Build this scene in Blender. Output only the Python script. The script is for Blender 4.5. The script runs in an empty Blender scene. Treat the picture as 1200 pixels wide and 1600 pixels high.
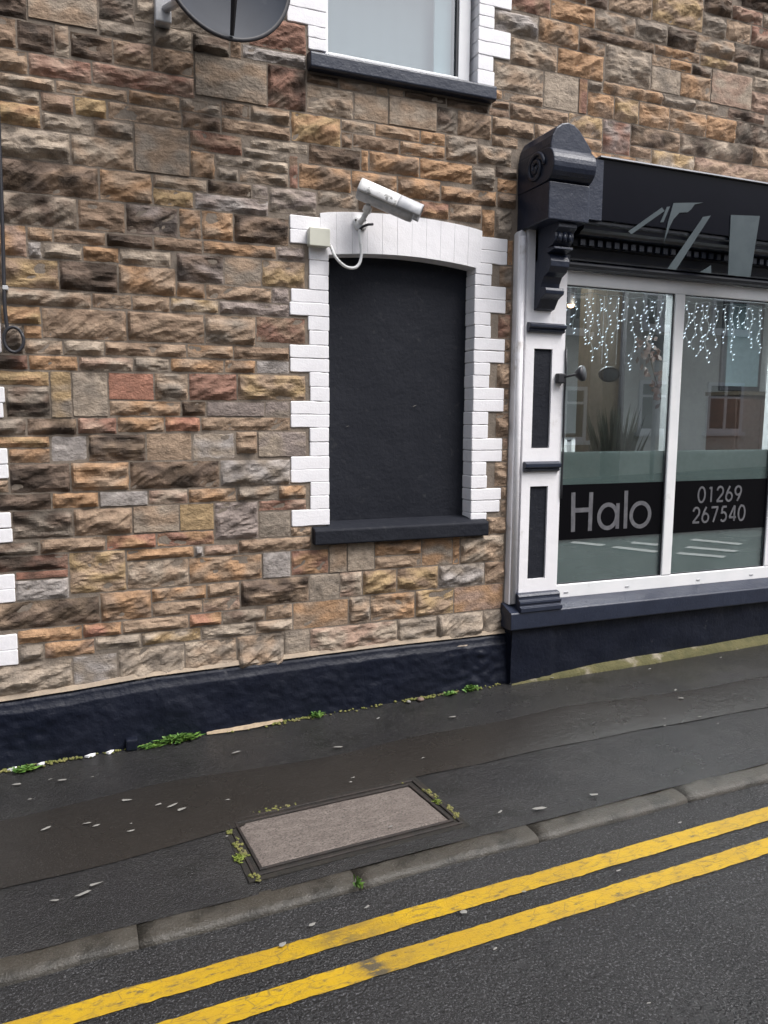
import bpy, math, random
from mathutils import Vector, noise
R=math.radians
rnd=random.Random(7)
scn=bpy.context.scene
col=scn.collection
# ---------------- camera ----------------
cam=bpy.data.cameras.new('camera'); camo=bpy.data.objects.new('camera',cam); col.objects.link(camo)
cam.sensor_fit='VERTICAL'; cam.sensor_height=24.0; cam.lens=24.0*1200/1600
cam.clip_start=0.05; cam.clip_end=600
yaw,pitch,roll=R(22.186),R(-7.07),R(0.4)
fw=Vector((math.sin(yaw)*math.cos(pitch),math.cos(yaw)*math.cos(pitch),math.sin(pitch)))
rt=Vector((math.cos(yaw),-math.sin(yaw),0)); up=rt.cross(fw)
r2=rt*math.cos(roll)+up*math.sin(roll); u2=up*math.cos(roll)-rt*math.sin(roll)
from mathutils import Matrix
camo.matrix_world=Matrix(((r2.x,u2.x,-fw.x,0),(r2.y,u2.y,-fw.y,-4.1),(r2.z,u2.z,-fw.z,1.6),(0,0,0,1)))
scn.camera=camo
# ---------------- sky, sun, exposure ----------------
W=bpy.data.worlds.new('World'); scn.world=W; W.use_nodes=True
nt=W.node_tree; nt.nodes.clear()
sky=nt.nodes.new('ShaderNodeTexSky'); sky.sky_type='NISHITA'; sky.sun_disc=False
SUN_EL,SUN_AZ=R(58),R(142)
sky.sun_elevation=SUN_EL; sky.sun_rotation=SUN_AZ; sky.dust_density=4; sky.air_density=1.0
hs=nt.nodes.new('ShaderNodeHueSaturation'); hs.inputs['Saturation'].default_value=0.42
bg=nt.nodes.new('ShaderNodeBackground'); bg.inputs['Strength'].default_value=0.13
wo=nt.nodes.new('ShaderNodeOutputWorld')
nt.links.new(sky.outputs[0],hs.inputs['Color']); nt.links.new(hs.outputs[0],bg.inputs['Color']); nt.links.new(bg.outputs[0],wo.inputs[0])
sl=bpy.data.lights.new('sun','SUN'); sl.energy=2.35; sl.angle=R(34); sl.color=(1,.975,.97)
so=bpy.data.objects.new('sun',sl); col.objects.link(so); so.location=(3,-6,12)
sd=Vector((math.sin(SUN_AZ)*math.cos(SUN_EL),math.cos(SUN_AZ)*math.cos(SUN_EL),math.sin(SUN_EL)))
so.rotation_euler=sd.to_track_quat('Z','Y').to_euler()
scn.view_settings.view_transform='Standard'; scn.view_settings.look='None'
scn.view_settings.gamma=1; scn.view_settings.use_curve_mapping=False
scn.view_settings.exposure=0.68

# ---------------- helpers ----------------
def tag(o,label=None,cat=None,group=None,kind=None):
    if label: o['label']=label
    if cat: o['category']=cat
    if group: o['group']=group
    if kind: o['kind']=kind
    return o
def thing(name,label,cat,loc=(0,0,0),group=None):
    o=bpy.data.objects.new(name,None); col.objects.link(o); o.location=loc
    return tag(o,label,cat,group)
def link(name,me,parent=None,loc=None,world=True):
    o=bpy.data.objects.new(name,me); col.objects.link(o)
    if parent is not None:
        o.parent=parent
        if world:
            L=Vector((0,0,0)); p=parent
            while p: L+=p.location; p=p.parent
            o.location=-L
    if loc is not None: o.location=Vector(loc)+(o.location if parent is not None and world else Vector((0,0,0)))
    return o
class MB:
    def __init__(s): s.v=[];s.f=[];s.mi=[];s.cur=0;s.k=0
    def add(s,vs,fs):
        n=len(s.v); s.v+= [tuple(v) for v in vs]; s.f+=[tuple(i+n for i in f) for f in fs]; s.mi+=[s.cur]*len(fs); return s
    def box(s,x0,x1,y0,y1,z0,z1,j=0):
        vs=[(x,y,z) for x in(x0,x1) for y in(y0,y1) for z in(z0,z1)]
        if j: vs=[tuple(c+rnd.uniform(-j,j) for c in v) for v in vs]
        return s.add(vs,[(0,1,3,2),(4,6,7,5),(0,4,5,1),(2,3,7,6),(0,2,6,4),(1,5,7,3)])
    def bbox(s,x0,x1,y0,y1,z0,z1,b=.004):   # box with front (-Y side) edges chamfered
        o=[(x0,z0),(x1,z0),(x1,z1),(x0,z1)]; i=[(x0+b,z0+b),(x1-b,z0+b),(x1-b,z1-b),(x0+b,z1-b)]
        vs=[(x,y1,z) for x,z in o]+[(x,y0+b,z) for x,z in o]+[(x,y0,z) for x,z in i]
        fs=[(3,2,1,0),(8,9,10,11)]
        for k in range(4):
            n=(k+1)%4; fs+=[(k,n,4+n,4+k),(4+k,4+n,8+n,8+k)]
        return s.add(vs,fs)
    def prism_xz(s,poly,y0,y1):
        n=len(poly); vs=[(x,y0,z) for x,z in poly]+[(x,y1,z) for x,z in poly]
        return s.add(vs,[tuple(range(n)),tuple(range(2*n-1,n-1,-1))]+[(i,n+i,n+(i+1)%n,(i+1)%n) for i in range(n)])
    def prism_pz(s,poly,x0,x1):   # profile of (projection, z) swept along X
        n=len(poly); vs=[(x0,-p,z) for p,z in poly]+[(x1,-p,z) for p,z in poly]
        return s.add(vs,[tuple(range(n)),tuple(range(2*n-1,n-1,-1))]+[(i,n+i,n+(i+1)%n,(i+1)%n) for i in range(n)])
    def tube(s,pts,r,n=8,r1=None,cap=True):
        pts=[Vector(p) for p in pts]; m=len(pts); base=len(s.v); vs=[]
        for i,p in enumerate(pts):
            d=(pts[min(i+1,m-1)]-pts[max(i-1,0)]).normalized()
            a=d.orthogonal() if i==0 else a-d*a.dot(d); a.normalize(); b=d.cross(a)
            rr=r if r1 is None else r+(r1-r)*i/(m-1)
            for k in range(n):
                t=2*math.pi*k/n; vs.append(p+a*(rr*math.cos(t))+b*(rr*math.sin(t)))
        fs=[(i*n+k,i*n+(k+1)%n,(i+1)*n+(k+1)%n,(i+1)*n+k) for i in range(m-1) for k in range(n)]
        if cap: fs+=[tuple(range(n-1,-1,-1)),tuple(range((m-1)*n,m*n))]
        return s.add(vs,fs)
    def lathe(s,prof,o,ax,n=24):   # prof (r,h) about axis ax through o
        ax=Vector(ax).normalized(); a=ax.orthogonal().normalized(); b=ax.cross(a); o=Vector(o); m=len(prof)
        vs=[o+ax*h+a*(r*math.cos(2*math.pi*k/n))+b*(r*math.sin(2*math.pi*k/n)) for r,h in prof for k in range(n)]
        return s.add(vs,[(i*n+k,i*n+(k+1)%n,(i+1)*n+(k+1)%n,(i+1)*n+k) for i in range(m-1) for k in range(n)])
    def stroke(s,pts,w,y0,y1,closed=False):   # flat lettering stroke in the XZ plane
        s.k+=1; y0-=s.k*.00009; m=len(pts); L=[];Rr=[]
        for i in range(m):
            if closed: a=pts[(i-1)%m]; b=pts[(i+1)%m]
            else: a=pts[max(i-1,0)]; b=pts[min(i+1,m-1)]
            dx,dz=b[0]-a[0],b[1]-a[1]; l=math.hypot(dx,dz) or 1; nx,nz=-dz/l*w/2,dx/l*w/2
            L.append((pts[i][0]+nx,pts[i][1]+nz)); Rr.append((pts[i][0]-nx,pts[i][1]-nz))
        vs=[(x,y,z) for y in(y0,y1) for q in(L,Rr) for x,z in q]
        fs=[]; seg=m if closed else m-1
        for i in range(seg):
            j=(i+1)%m
            fs+=[(i,j,m+j,m+i),(2*m+i,3*m+i,3*m+j,2*m+j),(i,2*m+i,2*m+j,j),(m+i,m+j,3*m+j,3*m+i)]
        if not closed: fs+=[(0,m,3*m,2*m),(m-1,3*m-1,4*m-1,2*m-1)]
        return s.add(vs,fs)
    def mesh(s,name,mats,smooth=False,recalc=True):
        me=bpy.data.meshes.new(name); me.from_pydata(s.v,[],s.f)
        for m in (mats if isinstance(mats,(list,tuple)) else [mats]): me.materials.append(m)
        for p,k in zip(me.polygons,s.mi): p.material_index=k; p.use_smooth=smooth
        if recalc:
            import bmesh
            bm=bmesh.new(); bm.from_mesh(me); bmesh.ops.recalc_face_normals(bm,faces=bm.faces); bm.to_mesh(me); bm.free()
        me.update(); return me
    def build(s,name,mats,parent=None,smooth=False,bev=0,recalc=True):
        me=s.mesh(name,mats,smooth,recalc); o=link(name,me,parent)
        if bev:
            b=o.modifiers.new('bevel','BEVEL'); b.width=bev; b.segments=2; b.limit_method='ANGLE'
        return o
def mat(name,c1,c2=None,sc=6,rough=.7,r2=None,bump=0,bs=60,b2=0,bs2=8,metal=0,spec=.5,detail=6,coat=0,stain=None,speck=None,stretch=(1,1,1)):
    m=bpy.data.materials.new(name); m.use_nodes=True; n=m.node_tree.nodes; l=m.node_tree.links
    p=n['Principled BSDF']; p.inputs['Base Color'].default_value=(*c1,1); p.inputs['Roughness'].default_value=rough
    p.inputs['Metallic'].default_value=metal; p.inputs['Specular IOR Level'].default_value=spec
    p.inputs['Coat Weight'].default_value=coat; p.inputs['Coat Roughness'].default_value=.08
    tc=n.new('ShaderNodeTexCoord'); mp=n.new('ShaderNodeMapping'); mp.inputs['Scale'].default_value=stretch
    l.new(tc.outputs['Object'],mp.inputs[0]); co=mp.outputs[0]
    def nz(scale,det=detail,rg=.6):
        t=n.new('ShaderNodeTexNoise'); t.inputs['Scale'].default_value=scale; t.inputs['Detail'].default_value=det; t.inputs['Roughness'].default_value=rg
        l.new(co,t.inputs['Vector']); return t.outputs['Fac']
    def ramp(x,a,b):
        t=n.new('ShaderNodeMapRange'); t.interpolation_type='SMOOTHSTEP'; l.new(x,t.inputs[0]); t.inputs[1].default_value=a; t.inputs[2].default_value=b; return t.outputs[0]
    def mix(f,a,b):
        t=n.new('ShaderNodeMix'); t.data_type='RGBA'; l.new(f,t.inputs[0])
        for k,q in ((6,a),(7,b)):
            if isinstance(q,tuple): t.inputs[k].default_value=(*q,1)
            else: l.new(q,t.inputs[k])
        return t.outputs[2]
    cc=c1
    if c2: cc=mix(ramp(nz(sc),.35,.65),c1,c2)
    if stain: cc=mix(ramp(nz(stain[1],5),stain[2],stain[3]),cc,stain[0])
    if speck: cc=mix(ramp(nz(speck[1],2),speck[2],speck[3]),cc,speck[0])
    if not isinstance(cc,tuple): l.new(cc,p.inputs['Base Color'])
    if r2 is not None:
        t=n.new('ShaderNodeMapRange'); l.new(nz(sc*.6),t.inputs[0]); t.inputs[1].default_value=.35; t.inputs[2].default_value=.65
        t.inputs[3].default_value=rough; t.inputs[4].default_value=r2; l.new(t.outputs[0],p.inputs['Roughness'])
    prev=None
    for st,s_ in ((b2,bs2),(bump,bs)):
        if st:
            b=n.new('ShaderNodeBump'); b.inputs['Strength'].default_value=1; b.inputs['Distance'].default_value=st; l.new(nz(s_,4),b.inputs['Height'])
            if prev: l.new(prev,b.inputs['Normal'])
            prev=b.outputs[0]
    if prev: l.new(prev,p.inputs['Normal'])
    return m
def emis(name,c,s):
    m=mat(name,c); p=m.node_tree.nodes['Principled BSDF']; p.inputs['Emission Color'].default_value=(*c,1); p.inputs['Emission Strength'].default_value=s; return m
def glassmat(name,tint,refl):
    m=bpy.data.materials.new(name); m.use_nodes=True; n=m.node_tree.nodes; l=m.node_tree.links; n.clear()
    o=n.new('ShaderNodeOutputMaterial'); t=n.new('ShaderNodeBsdfTransparent'); t.inputs[0].default_value=(*tint,1)
    g=n.new('ShaderNodeBsdfGlossy'); g.inputs['Roughness'].default_value=.012; g.inputs[0].default_value=(.95,.98,1,1)
    f=n.new('ShaderNodeFresnel'); f.inputs[0].default_value=1.5
    a=n.new('ShaderNodeMath'); a.operation='MULTIPLY_ADD'; a.inputs[1].default_value=1.0; a.inputs[2].default_value=refl; l.new(f.outputs[0],a.inputs[0])
    x=n.new('ShaderNodeMixShader'); gm=n.new('ShaderNodeNewGeometry'); iv=n.new('ShaderNodeMath'); iv.operation='SUBTRACT'; iv.inputs[0].default_value=1; l.new(gm.outputs['Backfacing'],iv.inputs[1]); mu=n.new('ShaderNodeMath'); mu.operation='MULTIPLY'; l.new(a.outputs[0],mu.inputs[0]); l.new(iv.outputs[0],mu.inputs[1]); l.new(mu.outputs[0],x.inputs[0]); l.new(t.outputs[0],x.inputs[1]); l.new(g.outputs[0],x.inputs[2]); l.new(x.outputs[0],o.inputs[0])
    return m
def zp(x,y): return -.13+.028*x+.03*y        # pavement level
def zr(x,y): return -.155+.028*x+.03*y if y>-3.5 else -.155+.028*x-.105+.004*(y+3.5)   # road level
M={}
M['mortar']=mat('mortar',(.215,.175,.138),(.17,.142,.115),7,.95,bump=.004,bs=90,b2=.006,bs2=14)
M['white']=mat('white_paint',(.82,.81,.83),(.78,.77,.79),5,.45,bump=.0012,bs=120,b2=.002,bs2=20,stain=((.42,.39,.35),7,.6,.82))
M['upvc']=mat('white_upvc',(.78,.78,.79),(.72,.73,.74),4,.25,stain=((.5,.5,.47),7,.62,.85))
M['navy']=mat('navy_gloss_paint',(.014,.019,.036),(.018,.024,.043),5,.32,.42,bump=.0015,bs=70,b2=.004,bs2=12)
M['navyplinth']=mat('navy_masonry_paint',(.0040,.0060,.0135),(.006,.0082,.017),5,.42,.6,spec=.25,bump=.003,bs=45,b2=.012,bs2=7,stain=((.07,.07,.075),16,.66,.82))
M['black']=mat('black_render_paint',(.0068,.0085,.0145),(.009,.0107,.0168),4,.75,spec=.3,bump=.003,bs=50,b2=.012,bs2=5,stain=((.026,.028,.032),24,.6,.78))
M['fascia']=mat('black_fascia_board',(.0016,.002,.0055),(.0022,.0026,.0065),3,.28,b2=.0008,bs2=3,spec=.12)
M['frieze']=mat('dark_blue_frieze_paint',(.011,.014,.025),(.016,.019,.03),6,.3,bump=.001,bs=60)
M['alu']=mat('aluminium_trim',(.5,.5,.52),None,6,.35,metal=.6)
M['refl_shape']=mat('teal_grey_reflection',(.048,.064,.072),(.06,.078,.086),9,.3)  # flat colour standing in for a pale reflection over the fascia
M['asphalt']=mat('pavement_asphalt',(.017,.017,.0178),(.025,.0245,.0243),2.2,.10,.30,bump=.006,bs=150,b2=.004,bs2=45,stain=((.014,.0145,.0135),3.5,.5,.75),speck=((.060,.060,.062),170,.57,.70),detail=8)
M['patch']=mat('worn_trench_asphalt',(.0175,.016,.0145),(.022,.0203,.0185),2.0,.22,.38,bump=.0018,bs=190,b2=.004,bs2=30,speck=((.055,.052,.05),190,.6,.72),detail=8)
M['road']=mat('road_asphalt',(.014,.014,.0148),(.022,.022,.0228),1.6,.12,.33,bump=.011,bs=110,b2=.012,bs2=40,speck=((.075,.075,.078),135,.55,.68),detail=8)
M['kerb']=mat('kerb_concrete',(.042,.037,.029),(.060,.054,.045),7,.32,.55,bump=.005,bs=120,b2=.006,bs2=18,stain=((.020,.018,.014),6,.46,.66),speck=((.10,.095,.085),140,.6,.7))
M['concrete']=mat('brushed_concrete_infill',(.135,.112,.099),(.18,.152,.134),14,.75,bump=.008,bs=70,speck=((.075,.062,.054),100,.50,.60),stretch=(1,2.4,1))
M['rust']=mat('dark_rusted_iron',(.013,.011,.010),(.026,.019,.016),18,.65,bump=.004,bs=90)
M['dirt']=mat('damp_dirt',(.010,.009,.0075),(.018,.015,.011),30,.9,bump=.006,bs=70)
M['moss']=mat('yellow_green_moss',(.10,.115,.022),(.17,.16,.05),20,.95,bump=.012,bs=60,stain=((.12,.10,.06),12,.5,.7))
M['fillet']=mat('mossy_concrete_fillet',(.10,.09,.035),(.065,.062,.022),9,.9,bump=.012,bs=50,stain=((.24,.21,.16),6,.56,.7))
M['leaf']=mat('weed_green',(.05,.13,.02),(.12,.22,.035),30,.6)
M['leaf2']=mat('weed_yellow_green',(.16,.22,.03),(.22,.26,.06),30,.6)
M['fleck']=mat('pale_petal',(.20,.195,.18),None,6,.8)
M['plastic']=mat('cream_plastic',(.55,.55,.47),(.5,.5,.43),8,.45)
M['cctvwhite']=mat('weathered_white_metal',(.78,.78,.78),(.66,.66,.65),12,.5,stain=((.27,.27,.26),22,.56,.66))
M['cctvgrey']=mat('bare_grey_metal',(.36,.37,.39),(.5,.5,.51),22,.5)
M['darkplastic']=mat('dark_plastic',(.02,.02,.025),None,6,.5)
M['dish']=mat('satin_charcoal_dish',(.009,.015,.027),(.014,.021,.036),3,.55,spec=.25,stain=((.035,.043,.055),14,.6,.8))
M['glass']=glassmat('window_glass',(.84,.88,.87),.20)
M['frost']=mat('frosted_film',(.20,.245,.245),(.17,.21,.21),3,.6)
M['band']=mat('black_vinyl',(.002,.002,.003),None,6,.5,spec=.08)
M['cut']=mat('grey_vinyl_lettering',(.13,.13,.14),(.09,.09,.10),25,.4)
# ---- stone: colour carried by each face, with the stone's own mottling ----
def stonemat():
    m=bpy.data.materials.new('rock_faced_sandstone'); m.use_nodes=True; n=m.node_tree.nodes; l=m.node_tree.links; p=n['Principled BSDF']
    p.inputs['Roughness'].default_value=.9; p.inputs['Specular IOR Level'].default_value=.3
    a=n.new('ShaderNodeAttribute'); a.attribute_name='tone'
    tc=n.new('ShaderNodeTexCoord')
    def nz(s,d,st=(1,1,1)):
        mp=n.new('ShaderNodeMapping'); mp.inputs['Scale'].default_value=st; mp.inputs['Rotation'].default_value=(0,R(28),0)
        l.new(tc.outputs['Object'],mp.inputs[0])
        t=n.new('ShaderNodeTexNoise'); t.inputs['Scale'].default_value=s; t.inputs['Detail'].default_value=d; t.inputs['Roughness'].default_value=.65; l.new(mp.outputs[0],t.inputs['Vector']); return t.outputs['Fac']
    mr=n.new('ShaderNodeMapRange'); l.new(nz(26,7,(.75,1,1.25)),mr.inputs[0]); mr.inputs[1].default_value=.3; mr.inputs[2].default_value=.7; mr.inputs[3].default_value=.74; mr.inputs[4].default_value=1.42
    v=n.new('ShaderNodeVectorMath'); v.operation='SCALE'; l.new(a.outputs['Color'],v.inputs[0]); l.new(mr.outputs[0],v.inputs['Scale'])
    st=n.new('ShaderNodeMapRange'); st.interpolation_type='SMOOTHSTEP'; l.new(nz(7,6),st.inputs[0]); st.inputs[1].default_value=.53; st.inputs[2].default_value=.72
    st.inputs[4].default_value=.6
    mx=n.new('ShaderNodeMix'); mx.data_type='RGBA'; l.new(st.outputs[0],mx.inputs[0]); l.new(v.outputs[0],mx.inputs[6]); mx.inputs[7].default_value=(.075,.062,.053,1)
    l.new(mx.outputs[2],p.inputs['Base Color'])
    b=n.new('ShaderNodeBump'); b.inputs['Distance'].default_value=.012; l.new(nz(55,6,(.8,1,1.15)),b.inputs['Height']); l.new(b.outputs[0],p.inputs['Normal'])
    return m
M['stone']=stonemat()
TONE=dict(T=(.34,.262,.19),B=(.255,.19,.137),D=(.165,.127,.10),O=(.385,.252,.15),R=(.265,.158,.12),Q=(.37,.195,.14),G=(.27,.24,.20),L=(.385,.335,.27),Y=(.385,.29,.165),P=(.355,.262,.205),W=(.36,.345,.33),M=(.285,.25,.23))
TONE={k:(v[0]*.83,v[1]*.780,v[2]*.755) for k,v in TONE.items()}
STONE_DATA=[
(4155,4444,4267,4379,2,2,0), (824,910,4226,4288,6,6,0), (-356,-250,4214,4288,6,6,0), (204,358,4218,4288,1,1,0), (920,1110,4214,4288,0,6,0), (1308,1546,4222,4288,6,6,0), (1556,1794,4222,4288,1,2,0), (1804,2042,4222,4288,6,6,0),
(2052,2242,4222,4288,7,0,0), (3108,3346,4202,4288,1,2,0), (3356,3426,4202,4288,0,3,0), (-100,138,4190,4288,1,1,0), (148,194,4190,4288,1,2,0), (764,814,4194,4288,0,3,0), (1120,1298,4186,4288,0,1,0), (2252,2426,4186,4288,0,6,0),
(3844,4074,4174,4284,2,1,0), (4744,4982,4170,4280,0,1,0), (4992,5230,4170,4280,0,1,0), (2436,2674,4166,4276,1,2,0), (2684,2922,4162,4272,1,1,0), (2932,3098,4162,4272,1,2,0), (4083,4339,4176,4256,4,9,0), (4352,4494,4178,4256,7,0,0),
(528,754,4146,4256,1,2,0), (3438,3835,4048,4254,0,8,0), (-240,-110,4130,4240,1,1,0), (368,518,4130,4240,0,1,0), (4504,4734,4122,4232,0,0,0), (824,910,4106,4216,7,0,0), (1308,1546,4102,4212,6,6,0), (1556,1794,4102,4212,1,1,0),
(1804,2042,4102,4212,1,1,0), (2052,2242,4102,4212,0,1,0), (204,358,4098,4208,1,2,0), (-356,-250,4094,4204,0,0,0), (920,1110,4094,4204,0,6,0), (3111,3427,4041,4190,0,0,0), (764,814,4074,4184,1,1,0), (-100,138,4070,4180,1,1,0),
(148,194,4070,4180,6,6,0), (1120,1298,4066,4176,1,1,0), (2252,2426,4066,4176,7,0,0), (4255,4492,4047,4167,9,4,0), (4039,4244,4044,4165,0,0,0), (3844,4030,4040,4164,6,6,0), (4744,4982,4050,4160,0,6,0), (4992,5230,4050,4160,0,1,0),
(2436,2674,4046,4156,1,2,0), (2704,2942,4042,4152,0,3,0), (2952,3100,4039,4145,2,2,0), (528,754,4026,4136,0,6,0), (-240,-110,4010,4120,1,1,0), (368,518,4010,4120,0,3,0), (4544,4734,4002,4112,0,6,0), (824,910,3986,4096,6,6,0),
(204,358,3978,4088,0,1,0), (-356,-250,3974,4084,0,6,0), (920,1110,3974,4084,7,0,0), (764,814,3954,4064,0,1,0), (-100,138,3950,4060,0,1,0), (148,194,3950,4060,7,0,0), (4744,4982,3930,4040,0,3,0), (4992,5230,3930,4040,1,1,0),
(3566,3787,3921,4039,6,2,0), (4344,4534,3922,4038,2,2,0), (2436,2693,3919,4036,1,4,0), (4115,4335,3923,4034,2,6,0), (3319,3556,3921,4033,6,6,0), (2702,3009,3922,4030,3,3,0), (3019,3310,3922,4029,0,6,0), (3797,4106,3924,4029,6,0,0),
(528,754,3906,4016,0,0,0), (-240,-110,3890,4000,0,3,0), (368,518,3890,4000,0,0,0), (4544,4734,3882,3992,0,1,0), (824,910,3866,3976,0,3,0), (204,358,3858,3968,7,0,0), (-356,-250,3854,3964,1,1,0), (920,1110,3854,3964,6,6,0),
(764,814,3834,3944,0,6,0), (-100,138,3830,3940,0,3,0), (148,194,3830,3940,0,3,0), (4744,4982,3810,3920,0,0,0), (4992,5230,3810,3920,1,2,0), (3839,4149,3854,3914,0,8,0), (4159,4455,3866,3913,6,6,0), (4468,4534,3866,3912,1,1,0),
(2907,3463,3858,3912,1,2,0), (3473,3828,3857,3912,3,1,0), (2623,2898,3779,3911,0,3,0), (2333,2613,3789,3901,6,10,0), (528,754,3786,3896,0,0,0), (-240,-110,3770,3880,1,1,0), (368,518,3770,3880,1,2,0), (1120,1214,3766,3876,7,0,0),
(4544,4734,3762,3872,6,6,0), (4294,4520,3773,3857,7,7,0), (824,910,3746,3856,1,2,0), (3104,3444,3643,3849,6,7,0), (2907,3094,3778,3848,0,1,0), (3453,3590,3790,3848,0,0,0), (204,358,3738,3848,1,2,0), (3599,3767,3789,3847,3,3,0),
(3777,3932,3789,3844,2,6,0), (-356,-250,3734,3844,1,2,0), (920,1110,3734,3844,0,1,0), (3941,4285,3642,3844,7,9,1), (764,814,3714,3824,0,6,0), (-100,138,3710,3820,6,6,0), (148,194,3710,3820,7,0,0), (4744,4982,3690,3800,1,2,0),
(4992,5230,3690,3800,0,6,0), (3455,3679,3644,3781,7,6,1), (3689,3931,3643,3780,3,0,0), (528,754,3666,3776,1,2,0), (2761,3085,3630,3769,3,3,0), (2437,2753,3630,3769,0,7,0), (4293,4531,3639,3763,9,9,0), (-240,-110,3650,3760,0,3,0),
(368,518,3650,3760,1,1,0), (4544,4734,3642,3752,0,1,0), (824,910,3626,3736,7,0,0), (204,358,3618,3728,1,2,0), (-356,-250,3614,3724,6,6,0), (920,1110,3614,3724,6,6,0), (764,814,3594,3704,1,1,0), (-100,138,3590,3700,0,0,0),
(148,194,3590,3700,0,1,0), (4744,4982,3570,3680,0,1,0), (4992,5230,3570,3680,7,0,0), (528,754,3472,3655,6,6,0), (-240,-110,3530,3640,0,3,0), (370,519,3472,3639,7,7,0), (3094,3542,3568,3634,0,3,0), (3551,3813,3569,3633,6,6,0),
(3822,4087,3567,3632,6,0,0), (4576,4734,3522,3632,1,2,0), (4096,4413,3569,3630,2,9,0), (4472,4566,3550,3628,6,6,0), (2918,2973,3428,3621,4,3,1), (2671,2908,3427,3621,7,7,1), (2334,2661,3480,3620,0,7,0), (2984,3082,3570,3620,6,6,0),
(824,910,3506,3616,0,6,0), (207,361,3452,3607,2,6,0), (-356,-250,3494,3604,7,0,0), (920,1212,3462,3603,4,4,0), (764,814,3474,3584,0,0,0), (-98,196,3398,3580,7,0,1), (4173,4463,3426,3560,2,6,0), (4744,4982,3450,3560,7,0,0),
(4992,5230,3450,3560,6,6,0), (3183,3362,3425,3560,0,8,0), (3372,3606,3423,3559,0,3,0), (2984,3174,3426,3559,3,1,0), (3616,3910,3423,3557,3,0,0), (3919,4163,3421,3557,3,3,0), (4472,4566,3430,3540,0,0,0), (-241,-107,3386,3518,2,2,0),
(4576,4734,3402,3512,6,6,0), (824,874,3386,3496,1,1,0), (-356,-258,3374,3484,1,2,0), (2397,2662,3421,3471,0,0,0), (2328,2386,3422,3468,0,3,0), (454,629,3378,3463,6,7,0), (638,814,3383,3463,6,2,0), (886,1211,3394,3453,10,10,0),
(205,445,3379,3443,7,6,0), (4744,4982,3330,3440,0,1,0), (4992,5230,3330,3440,0,3,0), (4331,4563,3300,3417,0,0,0), (2853,3094,3298,3417,0,8,0), (3104,3308,3229,3416,4,11,0), (3317,3701,3300,3414,0,2,0), (3710,4322,3301,3413,2,7,0),
(2444,2843,3329,3412,0,1,0), (2326,2435,3373,3411,1,9,0), (4576,4734,3282,3392,0,3,0), (11,67,3254,3388,7,1,0), (1012,1211,3180,3385,2,4,0), (-247,-158,3254,3377,1,1,0), (-149,2,3254,3376,2,2,0), (1220,1389,3328,3375,1,2,0),
(1398,1598,3328,3375,1,6,0), (1776,2026,3342,3375,1,2,0), (2035,2296,3331,3375,2,1,0), (646,1003,3181,3374,0,6,1), (1608,1674,3330,3372,0,0,0), (1684,1766,3342,3372,0,0,0), (76,257,3261,3370,2,1,0), (266,436,3261,3369,9,0,0),
(445,637,3260,3369,1,1,0), (-356,-258,3254,3364,0,1,0), (2305,2435,3329,3364,1,9,0), (1684,1968,3189,3333,7,0,1), (1977,2096,3191,3322,6,2,0), (2105,2319,3190,3320,0,1,0), (2616,2790,3230,3320,0,0,0), (4744,4982,3210,3320,1,1,0),
(4992,5230,3210,3320,6,6,0), (1483,1675,3188,3319,7,0,1), (2329,2605,3230,3319,0,0,0), (1220,1473,3182,3319,0,7,0), (3835,4543,3161,3292,0,9,0), (3317,3476,3229,3290,1,1,0), (3486,3826,3161,3290,7,8,0), (2936,3095,3227,3289,3,0,0),
(2800,2926,3210,3288,7,0,0), (4552,4734,3162,3272,0,6,0), (169,637,3162,3251,4,9,0), (-106,160,3153,3245,9,4,0), (-252,-115,3150,3245,0,0,0), (-356,-262,3134,3244,0,3,0), (2328,2500,3164,3220,0,0,0), (3181,3356,3145,3220,3,3,0),
(3010,3171,3145,3218,3,3,0), (3368,3474,3146,3216,0,6,0), (2800,2998,3090,3200,0,3,0), (4744,4982,3090,3200,0,0,0), (4992,5230,3090,3200,1,1,0), (2033,2231,3047,3181,0,6,0), (1876,2024,3118,3180,3,3,0), (1606,1867,3118,3179,0,3,0),
(1411,1597,3119,3173,7,0,0), (921,1124,3098,3171,0,6,0), (1134,1402,3031,3171,8,3,0), (772,910,3102,3168,1,2,0), (2240,2458,3058,3155,0,6,0), (574,763,3097,3153,6,1,0), (329,565,3093,3152,3,0,0), (3504,3742,3090,3152,7,0,0),
(3752,3990,3090,3152,7,0,0), (4000,4238,3090,3152,0,0,0), (4248,4486,3090,3152,0,6,0), (4496,4734,3090,3152,6,6,0), (6,319,3094,3143,0,0,0), (-231,-3,3090,3141,0,7,0), (3008,3246,3090,3136,0,3,0), (3256,3494,3090,3136,0,3,0),
(-356,-274,3014,3124,6,6,0), (1753,2024,3043,3109,0,3,0), (1477,1743,3041,3109,1,1,0), (1411,1468,3033,3109,1,1,0), (772,1125,3024,3089,1,0,0), (580,763,3018,3088,1,2,0), (85,221,3005,3085,8,8,0), (231,571,3011,3084,0,0,0),
(-61,76,3002,3081,9,1,0), (-247,-70,3026,3081,7,6,0), (2357,2500,2994,3049,6,2,0), (2208,2348,2913,3037,6,6,0), (1875,2199,2931,3034,3,3,0), (1571,1866,2932,3033,3,1,0), (1525,1562,2929,3032,3,3,0), (1228,1516,2929,3023,1,2,0),
(-264,-70,2921,3017,3,8,0), (919,1219,2969,3015,7,6,0), (615,870,2919,3009,4,1,0), (-356,-282,2894,3004,1,1,0), (350,605,2785,3002,0,6,1), (163,340,2922,2996,1,6,0), (-60,154,2922,2992,7,6,0), (2372,2500,2912,2985,3,3,0),
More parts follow.
